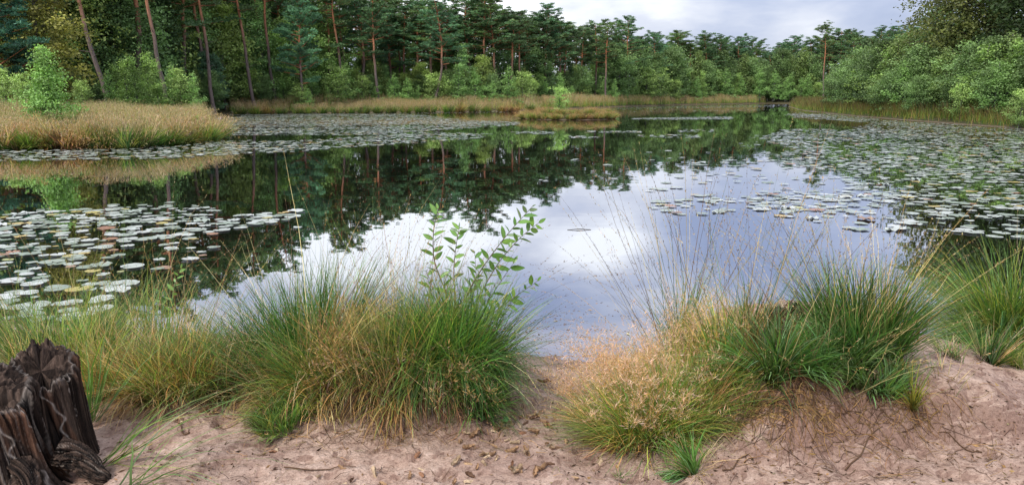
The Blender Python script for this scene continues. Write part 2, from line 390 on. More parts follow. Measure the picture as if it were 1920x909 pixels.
MIDW = [broad_data(151, 9, 2.7, 46, 360, .20, (.075, .13, .040), el0=.45, puff=.26, trunk=.10, tip=(.19, .27, .075)), broad_data(152, 10, 2.5, 46, 340, .19, (.075, .13, .048), el0=.7, shape='col', puff=.26, trunk=.10, tip=(.16, .25, .09)), broad_data(153, 8, 2.6, 44, 350, .20, (.080, .125, .034), el0=.5, puff=.26, trunk=.10, tip=(.20, .25, .07))]
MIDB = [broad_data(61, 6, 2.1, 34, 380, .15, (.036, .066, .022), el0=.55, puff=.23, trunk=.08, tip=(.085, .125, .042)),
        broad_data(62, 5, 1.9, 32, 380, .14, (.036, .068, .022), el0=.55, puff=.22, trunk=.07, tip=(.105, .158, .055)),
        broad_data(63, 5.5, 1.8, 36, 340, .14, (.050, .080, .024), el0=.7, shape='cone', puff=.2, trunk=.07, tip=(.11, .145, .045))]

# the named pines along the left and middle shore
hero = [(212, 57, -.10, 0, 'tall thin pine with grey leaning trunk near the left edge'), (318, 59, -.10, 1, 'orange stemmed pine leaning left between the left birches'),
        (402, 69, -.09, 0, 'bright orange pine stem rising behind the pale birch'), (403, 73, -.07, 1, 'thin orange pine stem close behind a thicker one'),
        (480, 75, -.085, 0, 'grey pine trunk leaning left, left of the forked orange pine'), (493, 80, -.1, 1, 'thin dark pine trunk behind the leaning grey one'),
        (520, 79, -.02, 1, 'thick orange pine with a dead white branch beside it'),
        (652, 84, -.09, 0, 'pale pine trunk leaning left of the twin pines'), (662, 88, -.07, 1, 'thin red pine stem behind a pale leaning one')]
for px, d, ln, v, lb in hero:
    x, y = far_xy(px, d); H = zat(interp(TOPS, px) - 30, d)
    plant_tree('pine_tree', BARE[v], x, y, H / 14 if H > 12 else 1, lb, 'pine tree', 'tall pines of the left shore', lean=ln, sz=H / 14)
x, y = far_xy(570, 76); plant_tree('pine_tree', NEARP[0], x, y, 1.0, 'blue green pine with thick orange trunk standing forward of the wood', 'pine tree', None, rz=1.0, lean=-.02, sz=1.12)
mid = [(711, 84, -.03, 0, 'pine with straight orange trunk and broad crown, left of the sky gap'), (738, 95, -.04, 1, 'thin grey stemmed pine right behind the orange trunked one'),
       (812, 86, -.01, 2, 'pine with slim pink trunk and pointed crown against white sky'), (800, 98, -.05, 1, 'thin pine half hidden by its pointed neighbour'),
       (913, 96, .0, 3, 'tallest pine of the middle shore with a wide layered crown'), (978, 98, -.04, 4, 'pine with dead broken top and pale thin trunk'),
       (1021, 108, -.02, 2, 'round topped tall pine beside the open sky'), (1045, 111, .0, 1, 'red stemmed pine, right neighbour of the round topped one'),
       (1065, 112, .0, 4, 'second red stemmed pine under a dark flat crown'), (1114, 118, .0, 0, 'pine with short bare orange stem above birch scrub'),
       (1137, 114, .0, 1, 'pine with long thin grey trunk reaching the scrub'), (1170, 122, .0, 3, 'dense dark pine at the start of the long far wood')]
for px, d, ln, v, lb in mid:
    x, y = far_xy(px, d); H = zat(interp(TOPS, px), d)
    plant_tree('pine_tree', PINES[v], x, y, H / 14 * 1.2, lb, 'pine tree', 'pines of the middle shore', lean=ln, sz=H / 14)
x, y = far_xy(1543, 118); H = zat(47, 118); plant_tree('pine_tree', BARE[0], x, y, H / 14, 'lone pine with bare forked orange trunk above the far scrub', 'pine tree', None, sz=H / 14)
# remaining pines: two rows along the whole shore
for row, (dd, step) in enumerate(((6, 27), (14, 31))):
    px = -60
    while px < 1720:
        p = px + R_.uniform(-9, 9); d = interp(FRONT, p) + dd + R_.uniform(-3, 4)
        H = zat(interp(TOPS, p) + R_.choice([2, 12, 22, 34]) + row * 6, d)
        x, y = far_xy(p, d)
        plant_tree('pine_tree', R_.choice(PINES), x, y, H / 14 * R_.uniform(1.15, 1.6), 'dark green pine standing in the wood behind the front row' if p < 1100 else 'dark pine in the distant wood at the far end of the pond', 'pine tree', 'pines inside the left wood' if p < 1100 else 'pines of the far wood', lean=R_.uniform(-.06, .02), sz=H / 14)
        px += step * 1.7 if p < 640 else step * .9 if p < 1150 else step * .55
# dark understorey trees between the trunks
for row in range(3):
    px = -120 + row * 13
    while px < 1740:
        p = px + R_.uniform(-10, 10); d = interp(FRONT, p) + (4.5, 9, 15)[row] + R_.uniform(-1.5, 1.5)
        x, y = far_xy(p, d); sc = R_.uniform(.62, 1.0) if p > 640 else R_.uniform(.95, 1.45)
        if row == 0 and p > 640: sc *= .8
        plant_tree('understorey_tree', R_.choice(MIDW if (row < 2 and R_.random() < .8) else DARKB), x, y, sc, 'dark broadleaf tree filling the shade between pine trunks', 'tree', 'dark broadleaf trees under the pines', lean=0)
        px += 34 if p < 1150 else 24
# yellow-brown oak and blue pine at the far left
x, y = far_xy(85, 48); plant_tree('oak_tree', broad_data(71, 11, 3.0, 50, 420, .19, (.075, .085, .020), el0=.3, puff=.26, trunk=.18, tip=(.21, .19, .045)), x, y, 1.0, 'yellowing oak tree rising behind the bright birch at far left', 'tree', None)
x, y = far_xy(10, 46); plant_tree('pine_tree', pine_data(33, H=9, start=.12, base=(.028, .070, .042), spread=3.0, dens=1.2), x, y, 1.0, 'dark low branched pine at the left edge of the photo', 'pine tree', None)
x, y = far_xy(398, 72); plant_tree('pine_tree', pine_data(34, H=5.2, start=.1, base=(.042, .080, .042), spread=1.5, dens=1.1), x, y, 1.0, 'young blue green pine behind the pale birch', 'pine tree', None)

# bushes and birch saplings in front of the wood
scr = [(228, 120, 52, 1.0, 0), (262, 105, 53, 1.1, 0), (285, 98, 55, 1.1, 0), (245, 112, 50, 1.3, 0), (370, 140, 52, 1.1, 1), (300, 112, 51, 1.3, 0), (345, 138, 52, 1.1, 2), (210, 135, 50, 1, 1), (330, 125, 52, 1, 1), (393, 115, 73, 1.0, 0), (450, 135, 77, .9, 1), (487, 150, 78, 1.1, 2), (535, 142, 79, 1.1, 1), (20, 140, 42, 1, 2), (52, 150, 40, 1, 2), (160, 160, 46, 1, 2)]
for n_, (px, top, d, wsc, v) in enumerate(scr):
    x, y = far_xy(px, d); H = zat(top, d); h0 = (5, 4, 3)[v]
    plant_tree('birch_sapling', BIRCH[v], x, y, H / h0 * wsc * .8, 'pale green young birch at the edge of the left wood', 'birch', 'young birches in front of the left wood', lean=-.04, sz=H / h0, crown='leaves', stem='stem')
px = 560
while px < 1600:
    p = px + R_.uniform(-6, 6); d = interp(FRONT, p) - R_.uniform(0, 4.5); top = R_.uniform(122, 165) if p < 1150 else R_.uniform(128, 160)
    v = R_.choice([0, 1, 2, 1]); H = zat(top, d); h0 = (5, 4, 3)[v]; x, y = far_xy(p, d)
    plant_tree('birch_sapling', BIRCH[v], x, y, H / h0 * R_.uniform(.9, 1.2), 'light green young birch in the scrub along the far bank', 'birch', 'young birches along the far bank', sz=H / h0, crown='leaves', stem='stem')
    px += R_.uniform(15, 34) if p < 1150 else R_.uniform(11, 22)
px = 190
while px < 1620:   # taller mid green scrub behind them
    p = px + R_.uniform(-8, 8); d = interp(FRONT, p) + R_.uniform(-1, 3)
    top = R_.uniform(128, 158) if p < 1150 else R_.uniform(88, 125); v = R_.randrange(3); H = zat(top, d); h0 = (6, 5, 5.5)[v]; x, y = far_xy(p, d)
    plant_tree('broadleaf_bush', MIDB[v], x, y, H / h0, 'mid green rounded bush behind the birch scrub', 'bush', 'bushes in front of the wood', sz=H / h0, crown='leaves', stem='stem')
    px += R_.uniform(30, 60) if p < 1150 else R_.uniform(16, 32)
# right bank: shrubs, willows and the big oak
rs = [(1585, 118, 72, 1.25, 1), (1610, 100, 68, 1.1, 1), (1560, 140, 76, 1.2, 0), (1640, 78, 63, 1.15, 0), (1672, 72, 60, 1.25, 2), (1705, 95, 56, 1.2, 1), (1665, 140, 58, 1.5, 1), (1735, 100, 55, 1.2, 0), (1770, 92, 52, 1.2, 2), (1812, 90, 48, 1.2, 1), (1850, 75, 46, 1.1, 0), (1885, 62, 45, 1.15, 2), (1925, 90, 43, 1.2, 1), (1870, 130, 43, 1.4, 1), (1790, 150, 48, 1.3, 0), (1720, 150, 52, 1.3, 1), (1970, 70, 41, 1.4, 0), (2030, 60, 38, 1.4, 1), (2110, 60, 37, 1.4, 2)]
for k, (px, top, d, wsc, v) in enumerate(rs):
    d += 4.5
    x, y = far_xy(px, d); H = zat(top, d); h0 = (6, 5, 5.5)[v]
    plant_tree('willow_bush', MIDB[v], x, y, H / h0 * wsc, 'tall leafy willow bush on the right bank', 'bush', 'willow bushes of the right bank', sz=H / h0, crown='leaves', stem='stem')
x, y = far_xy(1912, 41.8); plant_tree('birch_sapling', BIRCH[2], x, y, .75, 'small bright sapling at the right edge below the willows', 'birch', None, sz=.72, crown='leaves', stem='stem')
for k, (px, top, d, wsc, v) in enumerate([(1655, 88, 66, 1.7, 0), (1690, 120, 60, 1.8, 1), (1752, 112, 57, 1.7, 0), (1835, 82, 50, 1.9, 0), (1895, 70, 48, 1.8, 0), (1860, 120, 47, 1.7, 1), (1610, 140, 72, 1.6, 2), (1800, 165, 50, 1.4, 2)]):
    x, y = far_xy(px, d); H = zat(top, d); h0 = (5, 4, 3)[v]
    plant_tree('birch_sapling', BIRCH[v], x, y, H / h0 * wsc * .75, 'pale feathery birch growing between the right bank willows', 'birch', 'pale birches of the right bank', sz=H / h0, crown='leaves', stem='stem')
OAK = broad_data(81, 15, 6.8, 95, 620, .24, (.022, .038, .012), el0=.25, lowest=.2, puff=.30, trunk=.4, tip=(.095, .098, .026), bark=(.09, .07, .06))
OAK2 = broad_data(82, 15, 6.0, 90, 600, .24, (.018, .036, .013), el0=.3, lowest=.2, puff=.30, trunk=.4, tip=(.045, .070, .02), bark=(.09, .07, .06))
x, y = far_xy(1835, 62); plant_tree('oak_tree', OAK, x, y, 1.0, 'large spreading oak with brownish leaves above the right willows', 'oak', None)
x, y = far_xy(1960, 55); plant_tree('oak_tree', OAK2, x, y, 1.05, 'dark oak at the right edge, taller than the frame', 'oak', None)
x, y = far_xy(2180, 48); plant_tree('oak_tree', OAK, x, y, .95, 'oak beyond the right edge of the photo', 'oak', None)
for k, (px, d) in enumerate(((1745, 76), (1690, 92), (1870, 78), (1990, 72), (1650, 112), (1790, 84))):
    x, y = far_xy(px, d); plant_tree('understorey_tree', DARKB[k % 3], x, y, 1.15, 'dark tree filling the gap behind the right bank oaks', 'tree', 'dark trees behind the oaks')

# deep wood behind everything (reads as one dark mass)
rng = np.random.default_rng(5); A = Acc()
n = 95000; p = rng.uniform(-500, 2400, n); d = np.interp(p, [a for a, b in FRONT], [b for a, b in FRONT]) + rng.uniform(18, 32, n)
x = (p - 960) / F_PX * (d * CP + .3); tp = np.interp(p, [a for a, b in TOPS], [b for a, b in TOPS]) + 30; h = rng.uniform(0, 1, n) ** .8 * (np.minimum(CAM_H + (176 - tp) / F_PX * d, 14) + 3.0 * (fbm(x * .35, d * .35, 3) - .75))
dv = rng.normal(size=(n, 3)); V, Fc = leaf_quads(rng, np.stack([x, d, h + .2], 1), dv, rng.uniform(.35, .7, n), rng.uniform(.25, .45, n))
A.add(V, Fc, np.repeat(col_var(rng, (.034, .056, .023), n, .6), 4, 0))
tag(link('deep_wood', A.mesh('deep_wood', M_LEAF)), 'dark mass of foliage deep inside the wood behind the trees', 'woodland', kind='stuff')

# ------------------------------------------------------------------ grass
GD, GM, YG, ST, OB, BR, PB = map(np.array, [(.045, .105, .022), (.10, .19, .04), (.24, .28, .05), (.46, .36, .18), (.44, .26, .10), (.115, .065, .035), (.15, .25, .10)])
PK = np.array((.50, .33, .23))
def pal(rng, n, cols, wts):
    k = rng.choice(len(cols), n, p=np.array(wts) / sum(wts)); return np.array(cols)[k] * rng.uniform(.55, 1.45, (n, 1)) * rng.uniform(.9, 1.1, (n, 3))
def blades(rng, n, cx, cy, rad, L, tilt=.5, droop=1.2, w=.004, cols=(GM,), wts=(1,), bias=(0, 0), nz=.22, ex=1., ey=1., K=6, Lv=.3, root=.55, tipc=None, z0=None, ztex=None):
    if n > 150: n = int(n * .72); w = w * 1.12
    r = np.sqrt(rng.random(n)); ph = rng.uniform(0, 2 * np.pi, n)
    # blades grow in sub-clumps, each with its own lean, length and tone
    ns = max(1, n // 48); sub = rng.integers(0, ns, n) if n > 100 else np.zeros(n, int); big = 1. if n > 100 else 0.
    rs, ps = np.sqrt(rng.random(ns)), rng.uniform(0, 2 * np.pi, ns); mixf = .78 * big
    ux = (1 - mixf) * r * np.cos(ph) + mixf * (rs * np.cos(ps))[sub]; uy = (1 - mixf) * r * np.sin(ph) + mixf * (rs * np.sin(ps))[sub]
    r = np.hypot(ux, uy); ph = np.arctan2(uy, ux)
    slx, sly = rng.normal(0, .24, ns) * big, rng.normal(0, .24, ns) * big; slen = np.clip(1 + rng.normal(0, .24, ns) * big, .45, 1.5); ston = np.clip(1 + rng.normal(0, .30, ns) * big, .45, 1.7)
    scol = rng.normal(0, .10, (ns, 3)) * big
    bx, by = cx + rad * ex * r * np.cos(ph), cy + rad * ey * r * np.sin(ph)
    hx = np.cos(ph) * r * tilt + bias[0] + rng.normal(0, nz, n) + slx[sub]; hy = np.sin(ph) * r * tilt + bias[1] + rng.normal(0, nz, n) + sly[sub]
    a0 = np.clip(np.hypot(hx, hy), 0, 1.35); az = np.arctan2(hy, hx)
    Ln = L * slen[sub] * np.clip(1 + rng.normal(0, Lv, n), .3, 1.9); Ln = np.minimum(Ln, L * 1.4); dr = droop * rng.uniform(.35, 1.3, n) * (.25 + a0)
    bz = zg(bx, by, False) - .01 if z0 is None else np.full(n, z0)
    t = np.linspace(0, 1, K + 1); ang = a0[:, None] + dr[:, None] * t[None] ** 1.5
    st = (Ln / K)[:, None]; rr = np.concatenate([np.zeros((n, 1)), np.cumsum(np.sin(ang[:, :-1]) * st, 1)], 1)
    zz = np.concatenate([np.zeros((n, 1)), np.cumsum(np.cos(ang[:, :-1]) * st, 1)], 1)
    wob = np.cumsum(rng.normal(0, .012, (n, K + 1)), 1) * Ln[:, None]
    Px = bx[:, None] + rr * np.cos(az)[:, None] - wob * np.sin(az)[:, None]; Py = by[:, None] + rr * np.sin(az)[:, None] + wob * np.cos(az)[:, None]
    Pz = np.maximum(bz[:, None] + zz, bz[:, None] * .0 + (zg(Px[:, -1], Py[:, -1], False)[:, None] if z0 is None else z0) + .006)
    wa = rng.uniform(0, np.pi, n); ww = w * rng.uniform(.6, 1.3, n)[:, None] * (1 - t[None] ** 2.2 * .93) * .5
    sx_, sy_ = np.cos(wa)[:, None] * ww, np.sin(wa)[:, None] * ww
    V = np.stack([np.stack([Px - sx_, Py - sy_, Pz], -1), np.stack([Px + sx_, Py + sy_, Pz], -1)], 2).reshape(-1, 3)
    b0 = np.arange(n)[:, None] * 2 * (K + 1) + np.arange(K)[None] * 2
    Fc = np.stack([b0, b0 + 1, b0 + 3, b0 + 2], -1).reshape(-1, 4)
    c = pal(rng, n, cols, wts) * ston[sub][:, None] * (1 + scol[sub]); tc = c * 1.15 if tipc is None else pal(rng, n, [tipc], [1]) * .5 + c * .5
    f = t[None, :, None]; rt = c * root * .8 * np.array([1.05, .9, .9])  # thatch-toned blade roots, darkened further to paint shade into the gaps
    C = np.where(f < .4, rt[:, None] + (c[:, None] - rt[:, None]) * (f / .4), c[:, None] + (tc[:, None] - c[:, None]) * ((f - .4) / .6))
    C = np.repeat(C.reshape(n * (K + 1), 1, 3), 2, 1).reshape(-1, 3)
    return V, Fc, C, np.stack([Px, Py, Pz], -1)
def seeds(rng, paths, cols, wts, frac=.35, per=16, L=.012, w=.0028, spread=.35):
    """small spikelets along the top part of each stem"""
    n = len(paths); K = paths.shape[1] - 1
    tt = 1 - frac * rng.random((n, per)); q = tt * K; i0 = np.clip(q.astype(int), 0, K - 1); f = (q - i0)[..., None]
    idx = np.arange(n)[:, None]; a, b = paths[idx, i0], paths[idx, i0 + 1]; c = (a + (b - a) * f).reshape(-1, 3); d = (b - a).reshape(-1, 3)
    d /= np.linalg.norm(d, axis=1)[:, None] + 1e-9; d = d + rng.normal(0, spread, d.shape); m_ = len(c)
    Ls = L * rng.uniform(.6, 1.4, m_); c = c + d * Ls[:, None] * .5
    V, Fc = leaf_quads(rng, c, d, Ls, w * rng.uniform(.6, 1.3, m_)); C = np.repeat(pal(rng, m_, cols, wts), 4, 0)
    return V, Fc, C
def panicles(rng, paths, cols, wts, per=26, R=.05):
    """airy branched tops: hair-thin branchlets round the top of each stem"""
    n = len(paths); a, b = paths[:, -2], paths[:, -1]
    c = np.repeat(a + (b - a) * .4, per, 0) + (np.repeat(b - a, per, 0)) * rng.uniform(-1.2, 1.1, (n * per, 1))
    d = rng.normal(size=(n * per, 3)); d[:, 2] = np.abs(d[:, 2]) + .2; d /= np.linalg.norm(d, axis=1)[:, None]
    c = c + d * R * rng.uniform(.1, 1, (n * per, 1)); m_ = n * per
    V, Fc = leaf_quads(rng, c, d, rng.uniform(.012, .035, m_), rng.uniform(.0016, .003, m_)); return V, Fc, np.repeat(pal(rng, m_, cols, wts), 4, 0)

def tussock(name, px, py, label, cat, layers, seed, group=None, off=(0, 0), xy=None):
    """layers: (part name, kind, dict). everything is grown at the world place and stored relative to the base"""
    rng = np.random.default_rng(seed)
    x, y = ground_at(px, py) if xy is None else xy
    x += off[0]; y += off[1]
    z = float(zg(x, y, False)); root = thing(name, (x, y, z), label, cat, group)
    for part, kind, kw in layers:
        kw = dict(kw); n = kw.pop('n'); rad = kw.pop('rad'); L = kw.pop('L'); dx = kw.pop('dx', 0); dy = kw.pop('dy', 0)
        sc = kw.pop('seedcols', [OB, BR, ST]); sw = kw.pop('seedw', [1, 1, .6]); per = kw.pop('per', 16); fr = kw.pop('frac', .35)
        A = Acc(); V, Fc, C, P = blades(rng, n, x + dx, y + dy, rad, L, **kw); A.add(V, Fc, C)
        if kind == 'seed': A.add(*seeds(rng, P, sc, sw, frac=fr, per=per))
        if kind == 'panicle': A.add(*panicles(rng, P, sc, sw, per=per))
        A.V = [v - np.array([x, y, z]) for v in A.V]
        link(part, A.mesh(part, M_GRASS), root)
    return root
D = dict
BL, DB, SS = 'green_blades', 'dry_blades', 'seed_stems'

# ---- left foreground mass
tussock('grass_tussock', 45, 745, 'yellow green grass tussock behind the weathered stump at the left edge', 'grass tussock', [
    (BL, 'b', D(n=3400, rad=.40, L=.29, tilt=.7, droop=1.0, cols=[YG, GM, GD], wts=[2.4, 4, 1.5], w=.0042, ey=.7)),
    (DB, 'b', D(n=1300, rad=.42, L=.30, tilt=.8, cols=[ST, OB], wts=[2, 1], w=.003, ey=.7)),
    (SS, 'seed', D(n=70, rad=.40, L=.62, tilt=.5, droop=.8, cols=[ST, YG], wts=[1, 1], w=.0028))], 101, off=(0, .25))
tussock('grass_tussock', 190, 760, 'orange tinged low grass tussock right of the weathered stump', 'grass tussock', [
    (BL, 'b', D(n=2800, rad=.34, L=.21, tilt=.8, droop=1.1, cols=[YG, GM, ST], wts=[3, 2, 1], w=.0038, ey=.7)),
    (DB, 'b', D(n=2600, rad=.36, L=.26, tilt=.9, droop=1.3, cols=[OB, ST, BR], wts=[3, 2, 1], w=.003, ey=.7)),
    (SS, 'seed', D(n=40, rad=.3, L=.55, tilt=.5, droop=.8, cols=[ST, OB], wts=[1, 1], w=.0026))], 102, off=(0, .22))
tussock('grass_tussock', 90, 640, 'tall green grass clump at the waterside behind the left tussocks', 'grass tussock', [
    (BL, 'b', D(n=900, rad=.5, L=.32, tilt=.6, droop=.9, cols=[GM, YG, PB], wts=[3, 2, 1], w=.004, ey=.5)),
    (SS, 'seed', D(n=60, rad=.5, L=.75, tilt=.6, droop=.9, cols=[ST, YG], wts=[1, 1], w=.0022, bias=(.15, 0)))], 103)
tussock('grass_tussock', 330, 755, 'green and rusty mixed grass tussock between stump and big middle tussock', 'grass tussock', [
    (BL, 'b', D(n=3000, rad=.40, L=.26, tilt=.75, droop=1.1, cols=[YG, GM, GD], wts=[2, 4, 2], w=.0036, ey=.75)),
    (DB, 'b', D(n=3400, rad=.42, L=.29, tilt=.9, droop=1.5, cols=[OB, ST, BR], wts=[3, 2, 1.6], w=.003, ey=.75, bias=(.1, -.15))),
    (SS, 'seed', D(n=80, rad=.36, L=.62, tilt=.55, droop=.9, cols=[ST, YG, OB], wts=[1, 1, 1], w=.0026))], 104, off=(0, .22))
tussock('grass_tussock', 270, 660, 'fresh green waterside grass with a few long bent stems', 'grass tussock', [
    (BL, 'b', D(n=900, rad=.50, L=.38, tilt=.6, droop=.9, cols=[GM, PB, YG], wts=[3, 1.4, 1.5], w=.0038, ey=.5)),
    (SS, 'seed', D(n=70, rad=.5, L=.80, tilt=.6, droop=1.0, cols=[GM, ST], wts=[1, 1], w=.0020, bias=(.12, 0)))], 105)
tussock('grass_tussock', 455, 745, 'dark green drooping grass in the shade left of the big tussock', 'grass tussock', [
    (BL, 'b', D(n=2600, rad=.30, L=.30, tilt=.9, droop=1.5, cols=[GD, GM], wts=[3, 1.6], w=.004, ey=.8, bias=(0, -.1))),
    (DB, 'b', D(n=1200, rad=.3, L=.24, tilt=.9, droop=1.6, cols=[BR, OB], wts=[2, 1], w=.003))], 106, off=(0, .25))
tussock('rush_clump', 560, 705, 'upright dark green rush clump with stiff blades', 'rush', [
    (BL, 'b', D(n=2000, rad=.27, L=.46, tilt=.55, droop=.5, cols=[GD, GM], wts=[2, 2], w=.0042, ey=.8, Lv=.22)),
    (DB, 'b', D(n=700, rad=.3, L=.4, tilt=.8, droop=1.0, cols=[ST, OB], wts=[1, 1], w=.003)),
    (SS, 'seed', D(n=170, rad=.30, L=.84, tilt=.75, droop=.7, cols=[BR, GD, ST], wts=[1.2, 1, 1], w=.0026, bias=(-.03, 0), seedcols=[BR, OB], seedw=[2, 1]))], 107, off=(0, .1))
tussock('grass_tussock', 590, 765, 'low rusty yellow turf in front of the rush clump', 'grass tussock', [
    (BL, 'b', D(n=3400, rad=.36, L=.16, tilt=.8, droop=1.3, cols=[YG, GM, OB], wts=[3, 2, 1], w=.0034, ey=.8)),
    (DB, 'b', D(n=2600, rad=.38, L=.18, tilt=.9, droop=1.7, cols=[OB, ST, BR], wts=[3, 2, 1], w=.0028, ey=.8))], 108, off=(0, .22))
tussock('grass_tussock', 505, 790, 'short bright green grass mat on the sand edge', 'grass tussock', [
    (BL, 'b', D(n=1300, rad=.16, L=.10, tilt=.8, droop=1.2, cols=[GM, YG], wts=[2, 1], w=.004))], 109, off=(.05, .0))
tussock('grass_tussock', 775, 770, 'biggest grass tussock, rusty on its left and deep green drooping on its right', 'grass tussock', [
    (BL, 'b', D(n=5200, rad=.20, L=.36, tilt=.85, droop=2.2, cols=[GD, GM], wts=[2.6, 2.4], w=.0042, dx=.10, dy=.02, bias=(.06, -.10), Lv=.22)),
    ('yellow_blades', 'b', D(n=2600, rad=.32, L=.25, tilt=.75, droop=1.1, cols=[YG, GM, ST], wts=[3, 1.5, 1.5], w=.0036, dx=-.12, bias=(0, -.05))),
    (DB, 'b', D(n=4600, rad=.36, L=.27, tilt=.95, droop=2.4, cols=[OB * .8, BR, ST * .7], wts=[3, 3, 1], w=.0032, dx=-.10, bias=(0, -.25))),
    ('thatch', 'b', D(n=4600, rad=.36, L=.21, tilt=1.1, droop=3.0, cols=[BR * .8, OB * .6, BR * .4], wts=[3, 1, 3], w=.003, bias=(0, -.6), dy=-.14, ex=1.3, ey=.3)),  # real thatch, its browns darkened to paint the shadow at the tussock base
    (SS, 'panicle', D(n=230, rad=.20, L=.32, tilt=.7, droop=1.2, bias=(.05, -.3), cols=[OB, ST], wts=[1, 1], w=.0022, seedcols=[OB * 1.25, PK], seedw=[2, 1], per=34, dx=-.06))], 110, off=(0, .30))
tussock('grass_tussock', 700, 700, 'tall mixed green and straw grass crowning the middle bank', 'grass tussock', [
    (BL, 'b', D(n=2600, rad=.40, L=.33, tilt=.6, droop=.9, cols=[GM, YG, GD], wts=[3, 2, 1.6], w=.004, ey=.6)),
    (DB, 'b', D(n=1500, rad=.42, L=.31, tilt=.6, droop=1.0, cols=[ST, OB], wts=[2, 1.5], w=.003, ey=.6)),
    (SS, 'seed', D(n=330, rad=.48, L=.74, tilt=.75, droop=.75, cols=[ST, OB, YG], wts=[1, 1, 1], w=.0022, ey=.6, seedcols=[BR, OB, ST], seedw=[2, 1.4, .6], per=12))], 111)
tussock('grass_tussock', 850, 690, 'fan of green blades and arching stems leaning over the water', 'grass tussock', [
    (BL, 'b', D(n=2000, rad=.22, L=.42, tilt=.75, droop=1.0, cols=[GD, GM, YG], wts=[2, 3, .8], w=.0044, bias=(.03, 0))),
    (SS, 'seed', D(n=150, rad=.22, L=.74, tilt=.6, droop=1.0, cols=[BR, ST, GD], wts=[1, 1, 1], w=.0022, bias=(.42, 0), seedcols=[BR, OB], seedw=[2, 1]))], 112)
tussock('grass_tussock', 905, 770, 'small dense green tuft at the foot of the big tussock by the path', 'grass tussock', [
    (BL, 'b', D(n=2400, rad=.17, L=.22, tilt=.8, droop=1.2, cols=[GM, GD], wts=[2, 1], w=.0034))], 113, off=(-.07, .1))
# ---- right of the path
tussock('grass_tussock', 1200, 850, 'bright yellow green tussock right of the sand path', 'grass tussock', [
    (BL, 'b', D(n=6800, rad=.34, L=.28, tilt=.85, droop=1.3, cols=[YG * 1.1, GM * 1.15, OB], wts=[3, 4, 1], w=.0036, ex=.9, ey=.8)),
    (DB, 'b', D(n=1800, rad=.36, L=.24, tilt=.9, droop=1.4, cols=[OB, ST], wts=[2, 1], w=.0028, bias=(-.15, 0), ey=.8)),
    (SS, 'panicle', D(n=560, rad=.30, L=.33, tilt=.6, droop=.9, cols=[PK, OB], wts=[1, 1], w=.0018, seedcols=[PK * 1.2, OB * 1.2], seedw=[3, 2], per=40, bias=(-.06, -.05), dy=.15))], 120, off=(.09, .22))
tussock('grass_tussock', 1290, 720, 'feathery pinkish seeding grass behind the yellow green tussock', 'grass tussock', [
    (BL, 'b', D(n=3000, rad=.33, L=.26, tilt=.7, droop=1.0, cols=[YG, GM, OB], wts=[3, 2, 1], w=.0034)),
    (SS, 'panicle', D(n=330, rad=.28, L=.34, tilt=.6, droop=.8, cols=[PK, OB], wts=[1, 1], w=.0018, seedcols=[PK * 1.2, OB * 1.2], seedw=[3, 1], per=42, bias=(-.0, 0)))], 121)
tussock('tall_moor_grass', 1265, 650, 'sparse tall grass stalks with dark seed heads over the water', 'grass', [
    (BL, 'b', D(n=260, rad=.14, L=.34, tilt=.45, droop=.5, cols=[GM, PB, GD], wts=[2, 1, 1], w=.004)),
    (SS, 'seed', D(n=70, rad=.16, L=.98, tilt=.5, droop=.4, cols=[BR, GD, ST], wts=[1, 1.2, 1], w=.0030, bias=(-.16, 0), nz=.12, Lv=.2, seedcols=[BR, OB], seedw=[2, 1], per=26, frac=.38)),
    ('leaning_stems', 'seed', D(n=16, rad=.14, L=.9, tilt=.5, droop=.9, cols=[BR, ST], wts=[1, 1], w=.0028, bias=(-.6, 0), nz=.15, seedcols=[BR, OB], seedw=[2, 1], per=24))], 122)
tussock('tall_moor_grass', 1375, 670, 'tall grass clump with reddish base and upright seed stalks', 'grass', [
    (BL, 'b', D(n=900, rad=.16, L=.30, tilt=.5, droop=.6, cols=[GD, OB, GM], wts=[2, 1.5, 1], w=.0042)),
    (SS, 'seed', D(n=60, rad=.17, L=.84, tilt=.55, droop=.4, cols=[BR, ST, GD], wts=[1, 1, 1], w=.0028, nz=.12, seedcols=[BR, OB, ST], seedw=[2, 1, 1], per=26, frac=.4))], 123)
tussock('grass_tussock', 1470, 728, 'broad bladed fresh green tuft on the left end of the sand mound', 'grass tussock', [
    (BL, 'b', D(n=1000, rad=.12, L=.25, tilt=.95, droop=1.0, cols=[GM, PB, GD], wts=[3, 1.5, 1], w=.0062, bias=(-.1, 0))),
    (DB, 'b', D(n=300, rad=.12, L=.18, tilt=.95, droop=1.2, cols=[OB * .6, BR], wts=[1, 1], w=.004)),
    (SS, 'seed', D(n=30, rad=.2, L=.66, tilt=.6, droop=.6, cols=[ST, BR], wts=[1, 1], w=.0026, seedcols=[ST, BR], seedw=[1, 1], per=24))], 124, off=(-.02, .12))
tussock('grass_tussock', 1560, 712, 'grey green leafy grass spreading along the mound top', 'grass tussock', [
    (BL, 'b', D(n=1500, rad=.24, L=.19, tilt=.9, droop=1.0, cols=[PB, GM], wts=[2, 2], w=.0062, ey=.5)),
    (SS, 'seed', D(n=60, rad=.2, L=.66, tilt=.7, droop=.5, cols=[ST, BR], wts=[2, 1], w=.0026, bias=(-.15, 0), seedcols=[ST, OB], seedw=[2, 1], per=28, frac=.45))], 125, off=(0, .1))
